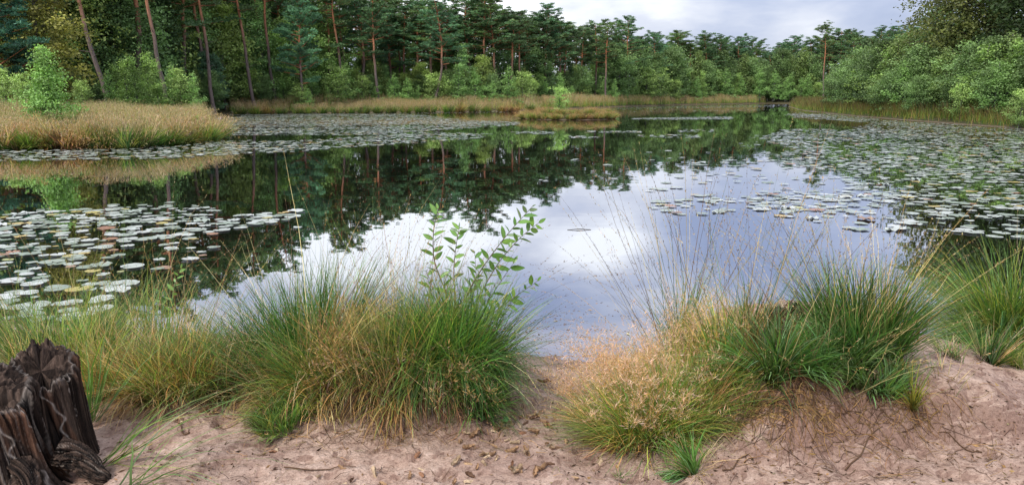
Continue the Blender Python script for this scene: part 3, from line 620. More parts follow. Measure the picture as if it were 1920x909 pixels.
tussock('grass_tussock', 1635, 690, 'tallest green tussock on the mound with arching tan seed heads', 'grass tussock', [
    (BL, 'b', D(n=2400, rad=.17, L=.37, tilt=.42, droop=.6, cols=[GD, GM], wts=[3, 2], w=.0048)),
    (DB, 'b', D(n=500, rad=.22, L=.36, tilt=.7, droop=.9, cols=[ST, OB], wts=[2, 1], w=.003)),
    (SS, 'seed', D(n=130, rad=.22, L=.68, tilt=.75, droop=.6, cols=[ST, BR, OB], wts=[2, 1, 1], w=.0022, bias=(-.18, 0), seedcols=[ST, OB, BR], seedw=[2, 1, 1], per=30, frac=.45))], 126, off=(0, .12))
tussock('grass_tussock', 1655, 720, 'flattened pale grass leaves on the brow of the mound', 'grass tussock', [
    (BL, 'b', D(n=700, rad=.2, L=.15, tilt=1.0, droop=1.0, cols=[PB, GM], wts=[2, 1], w=.0065, ey=.4))], 127)
tussock('grass_tuft', 1708, 742, 'small yellow green tuft on the right shoulder of the mound', 'grass tuft', [
    (BL, 'b', D(n=260, rad=.05, L=.20, tilt=.6, droop=.9, cols=[YG, GM], wts=[2, 1], w=.005))], 128)
tussock('grass_tussock', 1905, 665, 'large rounded yellow green tussock at the right waterside', 'grass tussock', [
    (BL, 'b', D(n=6000, rad=.26, L=.60, tilt=1.15, droop=1.6, cols=[YG * .85, GM * .85, GD], wts=[2.8, 3, 2.4], w=.0048, bias=(-.02, -.05))),
    (DB, 'b', D(n=1600, rad=.45, L=.40, tilt=1.0, droop=1.6, cols=[ST, OB, BR], wts=[1, 1.4, 1.2], w=.0036)),
    (SS, 'seed', D(n=60, rad=.4, L=.8, tilt=.95, droop=1.0, cols=[ST, OB], wts=[1, 1], w=.0022, bias=(-.25, 0)))], 129, off=(.28, .45))
tussock('rush_clump', 1852, 678, 'short stiff rush tuft alone on the sand', 'rush', [
    (BL, 'b', D(n=320, rad=.06, L=.24, tilt=.35, droop=.4, cols=[GD, GM, ST], wts=[2, 1.5, 1], w=.004))], 130)
tussock('grass_tuft', 1785, 668, 'thin low grass at the water edge beside the plank', 'grass tuft', [
    (BL, 'b', D(n=220, rad=.18, L=.12, tilt=.7, droop=.9, cols=[GM, ST, YG], wts=[2, 1, 1], w=.0035, ey=.4))], 131)
tussock('grass_tuft', 1912, 688, 'yellow tuft at the right edge on the sand', 'grass tuft', [
    (BL, 'b', D(n=500, rad=.09, L=.16, tilt=.8, droop=1.0, cols=[YG, GM, ST], wts=[3, 1, 1], w=.0035))], 132)
tussock('grass_tussock', 1345, 700, 'dull green low grass filling the hollow left of the mound', 'grass tussock', [
    (BL, 'b', D(n=1700, rad=.30, L=.16, tilt=.8, droop=1.0, cols=[GM, YG, OB], wts=[1, 2, 2], w=.0036))], 133, off=(0, -.1))
tussock('grass_tuft', 1300, 885, 'pale broad bladed tuft at the foot of the bright tussock', 'grass tuft', [
    (BL, 'b', D(n=190, rad=.06, L=.16, tilt=.95, droop=1.5, cols=[PB, GM], wts=[1, 3], w=.007)),
    (DB, 'b', D(n=60, rad=.05, L=.16, tilt=1.0, droop=1.6, cols=[ST], wts=[1], w=.004))], 134)
tussock('grass_tuft', 1165, 893, 'tiny green sprout on the sand at the bottom', 'grass tuft', [
    (BL, 'b', D(n=22, rad=.02, L=.07, tilt=.9, droop=.8, cols=[GM], wts=[1], w=.004))], 135)
tussock('grass_tuft', 1575 + 190, 705, 'sparse grey green sprigs on the sand right of the mound', 'grass tuft', [
    (BL, 'b', D(n=40, rad=.09, L=.12, tilt=.6, droop=.8, cols=[PB, ST], wts=[1, 1], w=.003))], 136)
# ---- long blades beside the stump
tussock('grass_tuft', 165, 790, 'upright broad green blades just right of the stump', 'grass tuft', [
    (BL, 'b', D(n=34, rad=.05, L=.42, tilt=.4, droop=.5, cols=[GM, PB], wts=[2, 1], w=.010, bias=(.18, 0), nz=.15))], 140)
tussock('grass_tuft', 200, 870, 'long arching green blades sweeping over the sand from the stump foot', 'grass tuft', [
    (BL, 'b', D(n=20, rad=.04, L=.62, tilt=.2, droop=.8, cols=[GM, YG], wts=[2, 1], w=.0075, bias=(.85, -.02), nz=.16)),
    (SS, 'seed', D(n=9, rad=.05, L=.75, tilt=.2, droop=.8, cols=[BR, ST], wts=[1, 1], w=.003, bias=(.9, .1), nz=.2, per=10))], 141)
tussock('grass_tuft', 245, 912, 'green blades entering from the bottom edge right of the stump', 'grass tuft', [
    (BL, 'b', D(n=16, rad=.05, L=.45, tilt=.2, droop=1.0, cols=[GM, PB], wts=[1, 1], w=.008, bias=(.8, .1), nz=.2))], 142)

# ---- far grasses: peninsula, banks and island (shared tussock meshes)
def far_tussock_data(seed, greens, gw, dry, dw, H=1.0, rad=.55, n=1500, nd=420, seedn=160, haze=ST):
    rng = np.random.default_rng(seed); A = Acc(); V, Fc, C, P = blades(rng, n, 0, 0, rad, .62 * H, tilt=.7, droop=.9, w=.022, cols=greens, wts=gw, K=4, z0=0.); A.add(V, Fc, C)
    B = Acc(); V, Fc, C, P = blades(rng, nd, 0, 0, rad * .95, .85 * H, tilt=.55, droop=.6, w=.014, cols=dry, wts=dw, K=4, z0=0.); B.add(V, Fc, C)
    m_ = len(P) * 5; c = np.repeat(P[:, -1], 5, 0) + rng.normal(0, .05, (m_, 3)) - np.array([0, 0, .06]); d = rng.normal(size=(m_, 3)) * .5 + np.array([.1, 0, 1]); V, Fc = leaf_quads(rng, c, d, rng.uniform(.05, .12, m_), rng.uniform(.008, .014, m_))
    B.add(V, Fc, np.repeat(pal(rng, m_, [haze, OB, PK], [3, 1, .6]), 4, 0))
    return A.mesh('far_blades', M_FARGRASS), B.mesh('far_seed_heads', M_FARGRASS)
HZ = np.array((.40, .315, .165))
FT = [far_tussock_data(201, [YG, GM, GD], [3, 2, 1], [HZ, OB, YG], [3, 1, 1], haze=HZ), far_tussock_data(202, [GM, YG, GD], [2, 2, 2], [HZ, ST, YG], [3, 1.5, 1], haze=HZ), far_tussock_data(203, [OB, BR, YG], [2, 2, 1], [OB, BR, HZ], [2, 2, 1], haze=OB)]
FT.append(far_tussock_data(204, [YG, GM, OB, GD], [2, 2, 2, 1], [OB, BR * 1.5, HZ], [2, 1, 1], haze=OB, nd=260, n=1500))
def far_t(x, y, sc, v, label, group, sz=None):
    r = thing('grass_tussock', (x, y, max(float(zg(x, y)), 0) - .03), label, 'grass tussock', group)
    q = R_.uniform(0, 6.28)
    for nm, me in (('green_blades', FT[v][0]), ('seed_heads', FT[v][1])):
        c = link(nm, me, r); c.rotation_euler = (0, 0, q); c.scale = (sc, sc, sz or sc)
frontrow = [(-90, 270, 2), (-30, 268, 0), (15, 269, 0), (60, 268, 0), (110, 267, 2), (135, 268, 2), (172, 267, 0), (205, 268, 1), (245, 268, 1), (268, 265, 1), (300, 262, 0), (330, 260, 0), (352, 257, 2), (378, 256, 0), (392, 251, 1)]
LB = ['yellow green tussock in the front row of the left grassy point', 'deep green tussock in the front row of the left grassy point', 'red brown tussock in the front row of the left grassy point']
for px, py, v in frontrow:
    x, y = at_z(px - 8, py, .2); far_t(x, y + .2, R_.uniform(1.15, 1.7), v, LB[v], 'tussocks fringing the left grassy point', sz=R_.uniform(.9, 1.15))
for k in range(26):
    px = R_.uniform(-60, 372); x, y = at_z(px, R_.uniform(222, 255), .2); v = R_.choice([0, 0, 1, 2]); far_t(x, y, R_.uniform(1.3, 2.0), v, ['yellow green', 'deep green', 'red brown'][v] + ' tussock among the tan grass of the left point', 'tussocks within the left grassy point', sz=R_.uniform(.75, 1.0))
def stuff_grass(name, pts, label, cols, wts, L, w, per=14, seed=1, haze=True, bs=1.0):
    rng = np.random.default_rng(seed); pts = np.array(pts); n = len(pts) * per
    c = np.repeat(pts, per, 0) + rng.normal(0, .22, (n, 2)); z = np.maximum(zg(c[:, 0], c[:, 1]), 0)
    Ls = L * rng.uniform(.5, 1.15, n) * (.42 + 1.15 * fbm(c[:, 0] * .42, c[:, 1] * .42, 9, 3)); K = 3; t = np.linspace(0, 1, K + 1)
    h = rng.normal(0, .25, (n, 2)); P = np.stack([c[:, None, 0] + h[:, None, 0] * Ls[:, None] * t ** 1.6, c[:, None, 1] + h[:, None, 1] * Ls[:, None] * t ** 1.6, z[:, None] + Ls[:, None] * t], -1)
    a = rng.uniform(-.6, .6, n); ww = (w * (1 - .8 * t))[None] * .5; s = np.stack([np.cos(a)[:, None] * ww, np.sin(a)[:, None] * ww, 0 * ww * a[:, None]], -1)
    V = np.stack([P - s, P + s], 2).reshape(-1, 3); b0 = np.arange(n)[:, None] * 2 * (K + 1) + np.arange(K)[None] * 2
    Fc = np.stack([b0, b0 + 1, b0 + 3, b0 + 2], -1).reshape(-1, 4)
    cl = .5 * vnoise(c[:, 0] * .8, c[:, 1] * .5, 5) + .5 * vnoise(c[:, 0] * .25, c[:, 1] * .25, 6); c0 = pal(rng, n, [GM, YG * 1.1, OB], [2.5, 3, .8]) * (.6 + .8 * cl)[:, None]; c1 = pal(rng, n, cols, wts) * (.75 + .5 * vnoise(c[:, 0] * .6 + 9, c[:, 1] * .4, 15))[:, None]
    C = np.where(t[None, :, None] < np.clip(rng.normal(.5, .16, n), 0, 1)[:, None, None], c0[:, None], c1[:, None]); C = np.repeat(C.reshape(-1, 1, 3), 2, 1).reshape(-1, 3); A = Acc(); A.add(V, Fc, C * bs)
    if haze:
        m_ = n * 3; q = np.repeat(P[:, -1], 3, 0) + rng.normal(0, .06, (m_, 3)); V, Fc = leaf_quads(rng, q, rng.normal(size=(m_, 3)) * .4 + np.array([0, 0, 1]), rng.uniform(.06, .14, m_), np.full(m_, w * .7)); A.add(V, Fc, np.repeat(pal(rng, m_, cols, wts), 4, 0) * bs)
    tag(link(name, A.mesh(name, M_FARGRASS)), label, 'grass', kind='stuff')
rng = np.random.default_rng(77)
def scatter_px(poly, n, zz=.25):   # random points of a ground area given by its outline
    P = np.array([at_z(a, b, zz) for a, b in poly]); lo, hi = P.min(0), P.max(0); q = rng.uniform(lo, hi, (n * 4, 2)); _, ins = seg_dist(q[:, 0], q[:, 1], P); q = q[ins]
    _, wi = seg_dist(q[:, 0], q[:, 1], POND); _, ii = seg_dist(q[:, 0], q[:, 1], ISL); return q[(~wi) | ii][:n]
pen = scatter_px([(-260, 264), (60, 262), (230, 260), (330, 254), (365, 247), (382, 239), (382, 228), (372, 212), (330, 206), (-260, 208)], 5200)
stuff_grass('moor_grass', pen, 'tan feathery moor grass covering the left grassy point', [HZ, PK * .9, ST, YG], [4, .7, 1.6, 1.4], .86, .018, per=20, seed=3)
def strip(pts, width, n):   # points along a bank behind its waterline
    P = np.array(pts); L = np.hypot(*np.diff(P, axis=0).T); s = np.concatenate([[0], np.cumsum(L)]); u = rng.uniform(0, s[-1], n)
    x = np.interp(u, s, P[:, 0]); y = np.interp(u, s, P[:, 1]); cxy = P.mean(0)
    k = np.clip(np.searchsorted(s, u) - 1, 0, len(L) - 1); nx, ny = np.diff(P, axis=0)[k, 1] / L[k], -np.diff(P, axis=0)[k, 0] / L[k]
    v = rng.uniform(.1, 1, n) * width; cand = np.stack([x + nx * v, y + ny * v], 1); cand2 = np.stack([x - nx * v, y - ny * v], 1)
    _, w1 = seg_dist(cand[:, 0], cand[:, 1], POND); return np.where(w1[:, None], cand2, cand)
FARB = W([(430, 213.5), (560, 212.5), (700, 211), (820, 210), (950, 208), (1060, 204.5), (1180, 199.5), (1290, 196.5), (1380, 195), (1440, 194)])
stuff_grass('bank_grass', strip(FARB, 7., 5200), 'pinkish tan grass strip along the far bank', [HZ, PK * .9, OB, YG], [4, 1, 1.5, 1], 1.15, .03, per=12, seed=4)
RB = W([(1478, 200), (1500, 207), (1600, 217.5), (1700, 225.5), (1800, 233), (1920, 242), (2150, 262)])
stuff_grass('reed_fringe', strip(RB, 4.5, 4200), 'brown and yellow sedge fringe along the right bank', [OB * .6, YG * .7, BR * 1.5, GM * .7], [2, 2, 2, 1.5], 1.0, .022, per=11, seed=5, haze=False, bs=.75)
for px in range(445, 1000, 26):
    x, y = at_z(px + R_.uniform(-6, 6), interp([(430, 213.5), (700, 211), (950, 208)], px), .1)
    far_t(x, y + .9, R_.uniform(.9, 1.15), R_.choice([0, 1, 1, 2]), 'green based tussock in the row along the far bank', 'tussocks along the far bank')
for k, a in enumerate(np.linspace(0, 2 * math.pi, 20, endpoint=False)):
    for q in (0.86, .5):
        if q < .8 and k % 2: continue
        far_t(IC[0] + 4.0 * q * math.cos(a), IC[1] + 4.2 * q * math.sin(a), R_.uniform(.75, .95), R_.choice([3, 3, 3, 2]), 'rusty green tussock on the little island', 'tussocks of the little island', sz=R_.uniform(.48, .66))
x, y = IC[0] - .7, IC[1] - .3; plant_tree('birch_sapling', broad_data(91, 2.4, 1.15, 26, 190, .085, (.12, .19, .055), el0=.9, shape='round', puff=.13, trunk=.03, tip=(.2, .29, .085)), x, y, .95, 'airy light green sapling growing on the little island', 'birch', None, crown='leaves', stem='stem')
x, y = far_xy(103, 31); BB = broad_data(92, 3.6, 1.35, 44, 420, .095, (.085, .15, .045), el0=.8, shape='cone', puff=.16, trunk=.05, tip=(.15, .24, .065), lowest=.04)
plant_tree('birch_sapling', BB, x, y, 1.12, 'bright green young birch standing on the left grassy point', 'birch', None, sz=1.0 * zat(100, 33) / 3.6, crown='leaves', stem='stem')

# ------------------------------------------------------------------ lily pads
def pad_mat(name, c1, c2, c3):
    m, t, o = nt(name)
    g = N(t, 'ShaderNodeNewGeometry'); oi = N(t, 'ShaderNodeObjectInfo')
    r = math_n(t, 'FRACT', math_n(t, 'ADD', g.outputs['Random Per Island'], oi.outputs['Random']))
    c = ramp(t, r, [(0., c1), (.5, c2), (1., c3)])
    n = noise_n(t, g.outputs['Position'], 14, 4, .6)
    c = mixc(t, .5, c, ramp(t, n, [(.3, (.6, .6, .55)), (.7, (1.35, 1.35, 1.3))]), 'MULTIPLY')
    p = N(t, 'ShaderNodeBsdfPrincipled', Roughness=.3, IOR=2.1); t.links.new(c, p.inputs['Base Color'])
    b = N(t, 'ShaderNodeBump', Strength=.2, Distance=.01); t.links.new(n, b.inputs['Height']); t.links.new(b.outputs[0], p.inputs['Normal'])
    t.links.new(p.outputs[0], o.inputs[0]); return m
PADM = [pad_mat('lily_green', (.22, .27, .19), (.36, .40, .33), (.56, .57, .53)), pad_mat('lily_yellow', (.45, .38, .10), (.50, .34, .10), (.42, .42, .16)), pad_mat('lily_brown', (.30, .13, .06), (.38, .19, .09), (.26, .16, .10))]
def pad_geo(rng, n, K):
    """n unit pads, each a notched, slightly dished disc of K rim points round a centre"""
    th = np.linspace(.16, 2 * np.pi - .16, K)[None] + rng.uniform(0, 6.28, (n, 1))
    rad = 1 + rng.normal(0, .035, (n, K)); z = rng.uniform(-.02, .07, (n, K)) * rng.uniform(.2, 1.4, (n, 1))
    rim = np.stack([np.cos(th) * rad, np.sin(th) * rad * rng.uniform(.88, 1, (n, 1)), z], -1)
    V = np.concatenate([np.zeros((n, 1, 3)), rim], 1)
    F1 = np.stack([np.zeros(K - 1, int), np.arange(1, K), np.arange(2, K + 1)], 1)
    return V, F1
PADS = [('A', [(-300, 398), (40, 400), (170, 396), (240, 390), (330, 383), (430, 393), (550, 398), (560, 412), (420, 428), (385, 470), (300, 500), (255, 560), (165, 610), (-300, 700)], .80),
        ('A2', [(440, 390), (560, 392), (570, 430), (460, 430)], .12), ('A3', [(150, 385), (350, 380), (350, 400), (150, 404)], .2),
        ('B', [(-300, 287), (150, 282), (350, 272), (430, 264), (560, 264), (800, 248), (925, 251), (900, 260), (780, 268), (660, 278), (480, 289), (330, 297), (0, 303), (-300, 306)], .66),
        ('B2', [(425, 222), (470, 215), (760, 212), (880, 226), (985, 230), (960, 236), (800, 246), (700, 254), (430, 254)], .74),
        ('B3', [(430, 210), (940, 208), (950, 212), (640, 215), (430, 217)], .8), ('B4', [(-300, 276), (60, 276), (300, 268), (430, 258), (430, 264), (160, 284), (-300, 288)], .3),
        ('C', [(960, 248), (1010, 246), (1040, 248), (1040, 252), (970, 252)], .7), ('C2', [(1060, 255), (1125, 256), (1120, 260), (1065, 259)], .8), ('C3', [(1095, 246), (1205, 246), (1200, 249), (1100, 249)], .8),
        ('C4', [(1195, 252), (1310, 253), (1315, 259), (1200, 258)], .45), ('C5', [(1005, 335), (1070, 330), (1075, 338), (1010, 341)], .6), ('C6', [(1140, 333), (1185, 331), (1180, 340), (1145, 338)], .35), ('C7', [(925, 327), (940, 327), (940, 333), (925, 333)], .7),
        ('D', [(1070, 206), (1200, 200), (1380, 196.5), (1480, 197.5), (1490, 201), (1300, 203), (1100, 208)], .75), ('D2', [(1180, 222), (1370, 219), (1375, 224), (1190, 225)], .75), ('D3', [(1180, 207), (1480, 204), (1480, 208), (1180, 211)], .35), ('D4', [(1270, 243), (1340, 243), (1335, 248), (1275, 248)], .6),
        ('E', [(1500, 283), (1400, 258), (1480, 245), (1600, 240), (1640, 232), (1500, 222), (1470, 214), (1500, 209), (1600, 219), (1800, 235), (1920, 244), (2300, 280), (2500, 560), (1960, 455), (1850, 448), (1700, 432), (1660, 400), (1600, 352), (1570, 325), (1440, 300), (1420, 285)], .66),
        ('F', [(1212, 388), (1240, 378), (1300, 364), (1400, 360), (1500, 362), (1600, 352), (1665, 400), (1700, 432), (1620, 440), (1560, 425), (1500, 412), (1420, 405), (1320, 412), (1250, 404)], .52),
        ('F2', [(1300, 300), (1480, 300), (1600, 345), (1560, 362), (1420, 350), (1360, 340), (1200, 365), (1230, 345)], .10), ('F3', [(960, 300), (1440, 262), (1500, 300), (1300, 320)], .012)]
rng = np.random.default_rng(99); cand = []
cell = .19
gx, gy = np.meshgrid(np.arange(-60, 60, cell), np.arange(6, 72, cell * .88)); gx = gx + (np.arange(gx.shape[0])[:, None] % 2) * cell / 2
gx = gx.ravel(); gy = gy.ravel()
g2x, g2y = np.meshgrid(np.arange(-60, 90, .42), np.arange(72, 150, .5)); gx = np.concatenate([gx, g2x.ravel()]); gy = np.concatenate([gy, g2y.ravel()])
gx = gx + rng.normal(0, .055, gx.size); gy = gy + rng.normal(0, .055, gy.size)
u, v = proj(gx, gy, 0.); vis = (u > -420) & (u < 2500); gx, gy, u, v = gx[vis], gy[vis], u[vis], v[vis]
_, wi = seg_dist(gx, gy, POND); _, ii = seg_dist(gx, gy, ISL); ok = wi & ~ii; gx, gy, u, v = gx[ok], gy[ok], u[ok], v[ok]
keep = np.zeros(gx.size, bool); reg = np.full(gx.size, -1)
cl = fbm(gx * .55, gy * .35, 40, 3); cl = .45 * cl + .27 * vnoise(gx * 1.6, gy * 1.1, 71) + .28 * vnoise(gx * .22, gy * .62, 72); thr = rng.random(gx.size) * .34
for k, (nm, poly, p) in enumerate(PADS):
    uu, vv = u + (vnoise(gx * .9, gy * .6, 12) - .5) * 30 * 20 / (gy + 12), v + (vnoise(gx * .9, gy * .6, 13) - .5) * 400 / (gy + 8)
    dd, ins = seg_dist(uu if nm in 'ABB2EF' else u, vv if nm in 'AEF' else v, poly)
    k_ = ins & (cl + (thr - .17) * 1.3 < np.clip(.5 + (p - .5) * .62, 0, 1)) & (rng.random(gx.size) < (.56 if nm not in ('A', 'F') else .74))
    if p < .3: k_ = ins & (rng.random(gx.size) < p)
    reg[k_ & ~keep] = k; keep |= k_
gx, gy, u, v, reg = gx[keep], gy[keep], u[keep], v[keep], reg[keep]
rad = np.clip(rng.normal(.087, .029, gx.size), .03, .145)
kind = rng.choice(3, gx.size, p=[.895, .07, .035])
inframe = (u > -10) & (u < 1930) & (v < 909); size = np.where(inframe, rad / gy, 0); order = np.argsort(-size)[:300]
ind = np.zeros(gx.size, bool); ind[order] = True
pm = {}
for k in range(3):
    for j in range(4):
        V, F1 = pad_geo(np.random.default_rng(300 + j), 1, 22); pm[k, j] = make_mesh('lily_pad', V[0], F1, None, PADM[k], True)
cn = ['pale green', 'yellow', 'reddish brown']
for i_ in order:
    k = int(kind[i_]); o_ = bpy.data.objects.new('lily_pad', pm[k, R_.randrange(4)]); COL.objects.link(o_)
    o_.location = (gx[i_], gy[i_], .006 + .014 * R_.random()); s = rad[i_]; o_.scale = (s, s, s * (1 if R_.random() < .7 else R_.uniform(2.5, 5))); o_.rotation_euler = (R_.gauss(0, .015), R_.gauss(0, .015), R_.uniform(0, 6.28))
    left = u[i_] < 960
    if left: wh, gp = 'floating in the near left patch', 'lily pads of the near left patch'
    elif PADS[reg[i_]][0].startswith('F'): wh, gp = 'floating in the loose patch right of centre', 'lily pads of the loose patch right of centre'
    else: wh, gp = 'floating at the near edge of the large right field', 'lily pads at the near edge of the right field'
    tag(o_, f'{cn[k]} round lily pad {wh}', 'lily pad', f'{cn[k]} {gp}')
for k in range(3):
    s_ = (~ind) & (kind == k); n_ = int(s_.sum())
    V, F1 = pad_geo(rng, n_, 11); V = V * rad[s_][:, None, None]; V[..., 2] = V[..., 2] * 1.3 + rng.uniform(.006, .022, (n_, 1))
    V[..., 0] += gx[s_][:, None]; V[..., 1] += gy[s_][:, None]
    Fc = (F1[None] + np.arange(n_)[:, None, None] * V.shape[1]).reshape(-1, 3)
    tag(link('lily_pad_field', make_mesh('lily_pad_field', V.reshape(-1, 3), Fc, None, PADM[k])), f'far spread fields of small {cn[k]} lily pads', 'lily pads', kind='stuff')
print('pads', gx.size)

# ------------------------------------------------------------------ weathered stump
def slab(seed, R0, squash, H, top_fn, flare, nth=420, nz_=200):
    """one upright block of the rotten stump: fluted, cracked sides and a hollowed, ragged top"""
    th = np.linspace(0, 2 * np.pi, nth, endpoint=False); s = np.linspace(0, 1, nz_)
    TH, SS_ = np.meshgrid(th, s); ct, st = np.cos(TH), np.sin(TH)
    top = top_fn(TH) * H + (fbm(ct * 5 + 5, st * 5 + 5, seed, 4) - .5) * .055 + (fbm(ct * 22, st * 22, seed + 3, 3) - .5) * .022
    Zz = SS_ * top; hz = Zz / H; tw = TH + .22 * hz; c2, s2 = np.cos(tw), np.sin(tw)
    g1 = fbm(c2 * 1.9 + 7, s2 * 1.9 + hz * .8, seed + 1, 3); g2 = fbm(c2 * 7 + 3, s2 * 7 + hz * 1.1, seed + 2, 4); g3 = fbm(c2 * 26 + 3, s2 * 26 + hz * 2.0, seed + 5, 4)
    crack = sstep(.80, 1., 1 - np.abs(2 * fbm(c2 * 4.4 + 2, s2 * 4.4 + hz * 1.3, seed + 21, 3) - 1))
    se = (np.abs(ct) ** 3 + np.abs(st) ** 3) ** (-1 / 3.)      # squarish section
    Rr = R0 * (se * .94 - .06 * hz + flare * np.exp(-hz * 5.0) + .26 * (g1 - .5) + .17 * (g2 - .5) + .10 * (g3 - .5) - .10 * crack + .07 * (fbm(ct * 6, st * 6 + hz * 6, seed + 16, 4) - .5))
    Rr = Rr * (1 - .10 * sstep(.93, 1., SS_))
    Xo, Yo = Rr * ct, Rr * st * squash
    ni = 16; si = np.linspace(0, 1, ni)[:, None]; Ri = Rr[-1][None] * (.93 - .55 * si)
    Zi = Zz[-1][None] - (si ** .7) * (.05 * H) + (fbm(ct[:1] * 8 + si * 5, st[:1] * 8, 9, 3) - .5) * .05
    Xi, Yi = Ri * np.cos(th)[None], Ri * np.sin(th)[None] * squash
    Xa = np.concatenate([Xo, Xi, Xi[-1:] * 0]); Ya = np.concatenate([Yo, Yi, Yi[-1:] * 0]); Za = np.concatenate([Zz, Zi, np.full((1, nth), Zi[-1].mean())])
    nrow = Xa.shape[0]; i0 = np.arange(nrow - 1)[:, None] * nth; j = np.arange(nth)[None]; j2 = (j + 1) % nth
    Fc = np.stack([i0 + j, i0 + j2, i0 + nth + j2, i0 + nth + j], -1).reshape(-1, 4)
    dark, mid_, red, pale = np.array([.018, .011, .008]), np.array([.092, .062, .046]), np.array([.125, .062, .036]), np.array([.40, .34, .29])
    f = sstep(.40, .64, .45 * g2 + .55 * fbm(c2 * 13, s2 * 13 + hz * 2.0, seed + 12, 4))[..., None]; C = dark * (1 - f) + mid_ * f
    rr = sstep(.56, .70, fbm(ct * 1.6 + 3, st * 1.6 + hz * 2.4, seed + 9, 4))[..., None]; C = C * (1 - rr * .75) + red * rr * .75 * (.5 + f)
    ridge = sstep(.97, 1., SS_)[..., None] * .45 + sstep(.66, .76, g3)[..., None] * .28
    for (a0, sl_, lo_, hi_, wd) in ((-1.35, 1.15, .22, .97, .028), (-2.0, .5, .0, .42, .03), (-.35, .35, .35, 1.0, .018), (-1.5, 1.4, .0, .30, .035)):
        pth = a0 + sl_ * (1 - hz) + .10 * np.sin(hz * 17 + a0) + .05 * np.sin(hz * 41)
        ridge = np.maximum(ridge, (np.exp(-(np.angle(np.exp(1j * (TH - pth))) / wd) ** 2) * (hz > lo_) * (hz < hi_))[..., None] * .95)
    ridge = np.clip(ridge, 0, 1); C = C * (1 - .85 * crack[..., None]); C = C * (1 - ridge) + pale * ridge
    gt = fbm(Xi * 60, Yi * 60, seed, 3)[..., None]; Ct = dark * 1.2 + mid_ * sstep(.4, .7, gt); C = np.concatenate([C, Ct, Ct[-1:]])
    return np.stack([Xa, Ya, Za], -1).reshape(-1, 3), Fc, C.reshape(-1, 3)
def stump(cx, cy, label, slabs):
    z0 = float(zg(cx, cy, False)) - .05; r = thing('tree_stump', (cx, cy, z0), label, 'tree stump'); A = Acc()
    for dx, dy, *q in slabs: V, Fc, C = slab(*q); A.add(V + np.array([dx, dy, 0]), Fc, C)
    link('trunk', A.mesh('stump_trunk', M_STUMP, True), r); return r
sx0, sy0 = -2.02, 2.82
st1 = stump(sx0, sy0, 'dark weathered tree stump with bleached ridges at bottom left', [
    (.035, .13, 17, .150, .8, .515, lambda T: .90 + .12 * np.cos(T - 1.9), .30),
    (-.075, -.06, 44, .20, .75, .515, lambda T: .90 + .10 * np.cos(T - 2.2) - .10 * np.exp(-((T - 6.0) / .5) ** 2), .45)])
def root_mesh(P, R, seed, nm='root'):
    n = 110; V, Fc = tube(P, R, n); m = len(P)
    ang = np.tile(np.arange(n), m) * 2 * np.pi / n; u = np.repeat(np.linspace(0, 1, m), n); ca, sa = np.cos(ang + u), np.sin(ang + u)
    big = fbm(ca * 1.8 + 4, sa * 1.8 + u * 3, seed, 3); fine = fbm(ca * 9 + 4, sa * 9 + u * 9, seed + 1, 4)
    crack = sstep(.80, 1., 1 - np.abs(2 * fbm(ca * 3.6 + 9, sa * 3.6 + u * 4.5, seed + 2, 3) - 1))
    ctr = np.repeat(np.asarray(P), n, 0); V = ctr + (V - ctr) * (.55 + .75 * big + .35 * (fine - .5) - .28 * crack)[:, None]
    f = sstep(.38, .62, fine)[:, None]; C = np.array([.018, .012, .009]) * (1 - f) + np.array([.095, .060, .042]) * f
    e = (sstep(.66, .78, fbm(ca * 14, sa * 14 + u * 6, seed + 3, 3)) * .55)[:, None]; C = C * (1 - e) + np.array([.34, .29, .24]) * e; C = C * (1 - .85 * crack[:, None])
    return make_mesh(nm, V, Fc, C, M_STUMP, True)
s = np.linspace(0, 1, 70)
for k, (az, ln, r0, dz) in enumerate(((-.16, .24, .060, .10), (-1.0, .34, .055, .10), (-2.0, .5, .07, .12))):
    P = np.stack([np.cos(az) * (.16 + ln * s), np.sin(az) * (.16 + ln * s) + .02 * np.sin(s * 5), dz * (1 - s) ** 1.3 + .05], 1)
    link('root', root_mesh(P, r0 * (1 - .55 * s ** 1.5) * np.where(s > .97, .6, 1), 31 + k), st1)
x, y = ground_at(1505, 688); st2 = stump(x + .02, y + .30, 'small dark broken stump hidden in grass on the mound', [(0, 0, 27, .085, .9, .27, lambda T: .88 + .12 * np.cos(T + 1), .2, 160, 80)])

# ------------------------------------------------------------------ willow sapling in the middle tussock
rng = np.random.default_rng(55)
def leafmesh(nm, L, Wd, seed, col, mat):
    r = np.random.default_rng(seed); n = 7; t_ = np.linspace(0, 1, n); w = Wd * .5 * np.sin(np.pi * t_ ** .8) ** .8; w[0] = w[-1] = .0006
    z = -.12 * L * t_ ** 2; V = []
    for k in range(n): V += [(L * t_[k], -w[k], z[k] + .25 * w[k]), (L * t_[k], 0, z[k]), (L * t_[k], w[k], z[k] + .25 * w[k])]
    Fc = [(3 * k + j, 3 * k + 3 + j, 3 * k + 4 + j, 3 * k + 1 + j) for k in range(n - 1) for j in (0, 1)]
    C = np.tile(col, (len(V), 1)); C[1::3] = C[1::3] * 1.35
    return make_mesh(nm, V, Fc, C, mat, True)
LM = [leafmesh('willow_leaf', .075, .03, k, c, M_FRESHLEAF) for k, c in enumerate([(.10, .21, .045), (.14, .27, .055), (.19, .33, .065), (.19, .26, .13)])]
Yw = 4.25
bx_, by_ = ground_at(860, 690)
sap = thing('willow_sapling', (at_y(845, 640, Yw)[0], Yw, float(zg(at_y(845, 640, Yw)[0], Yw, False))), 'leafy willow sapling growing out of the middle tussock', 'sapling')
org = np.array(sap.location)
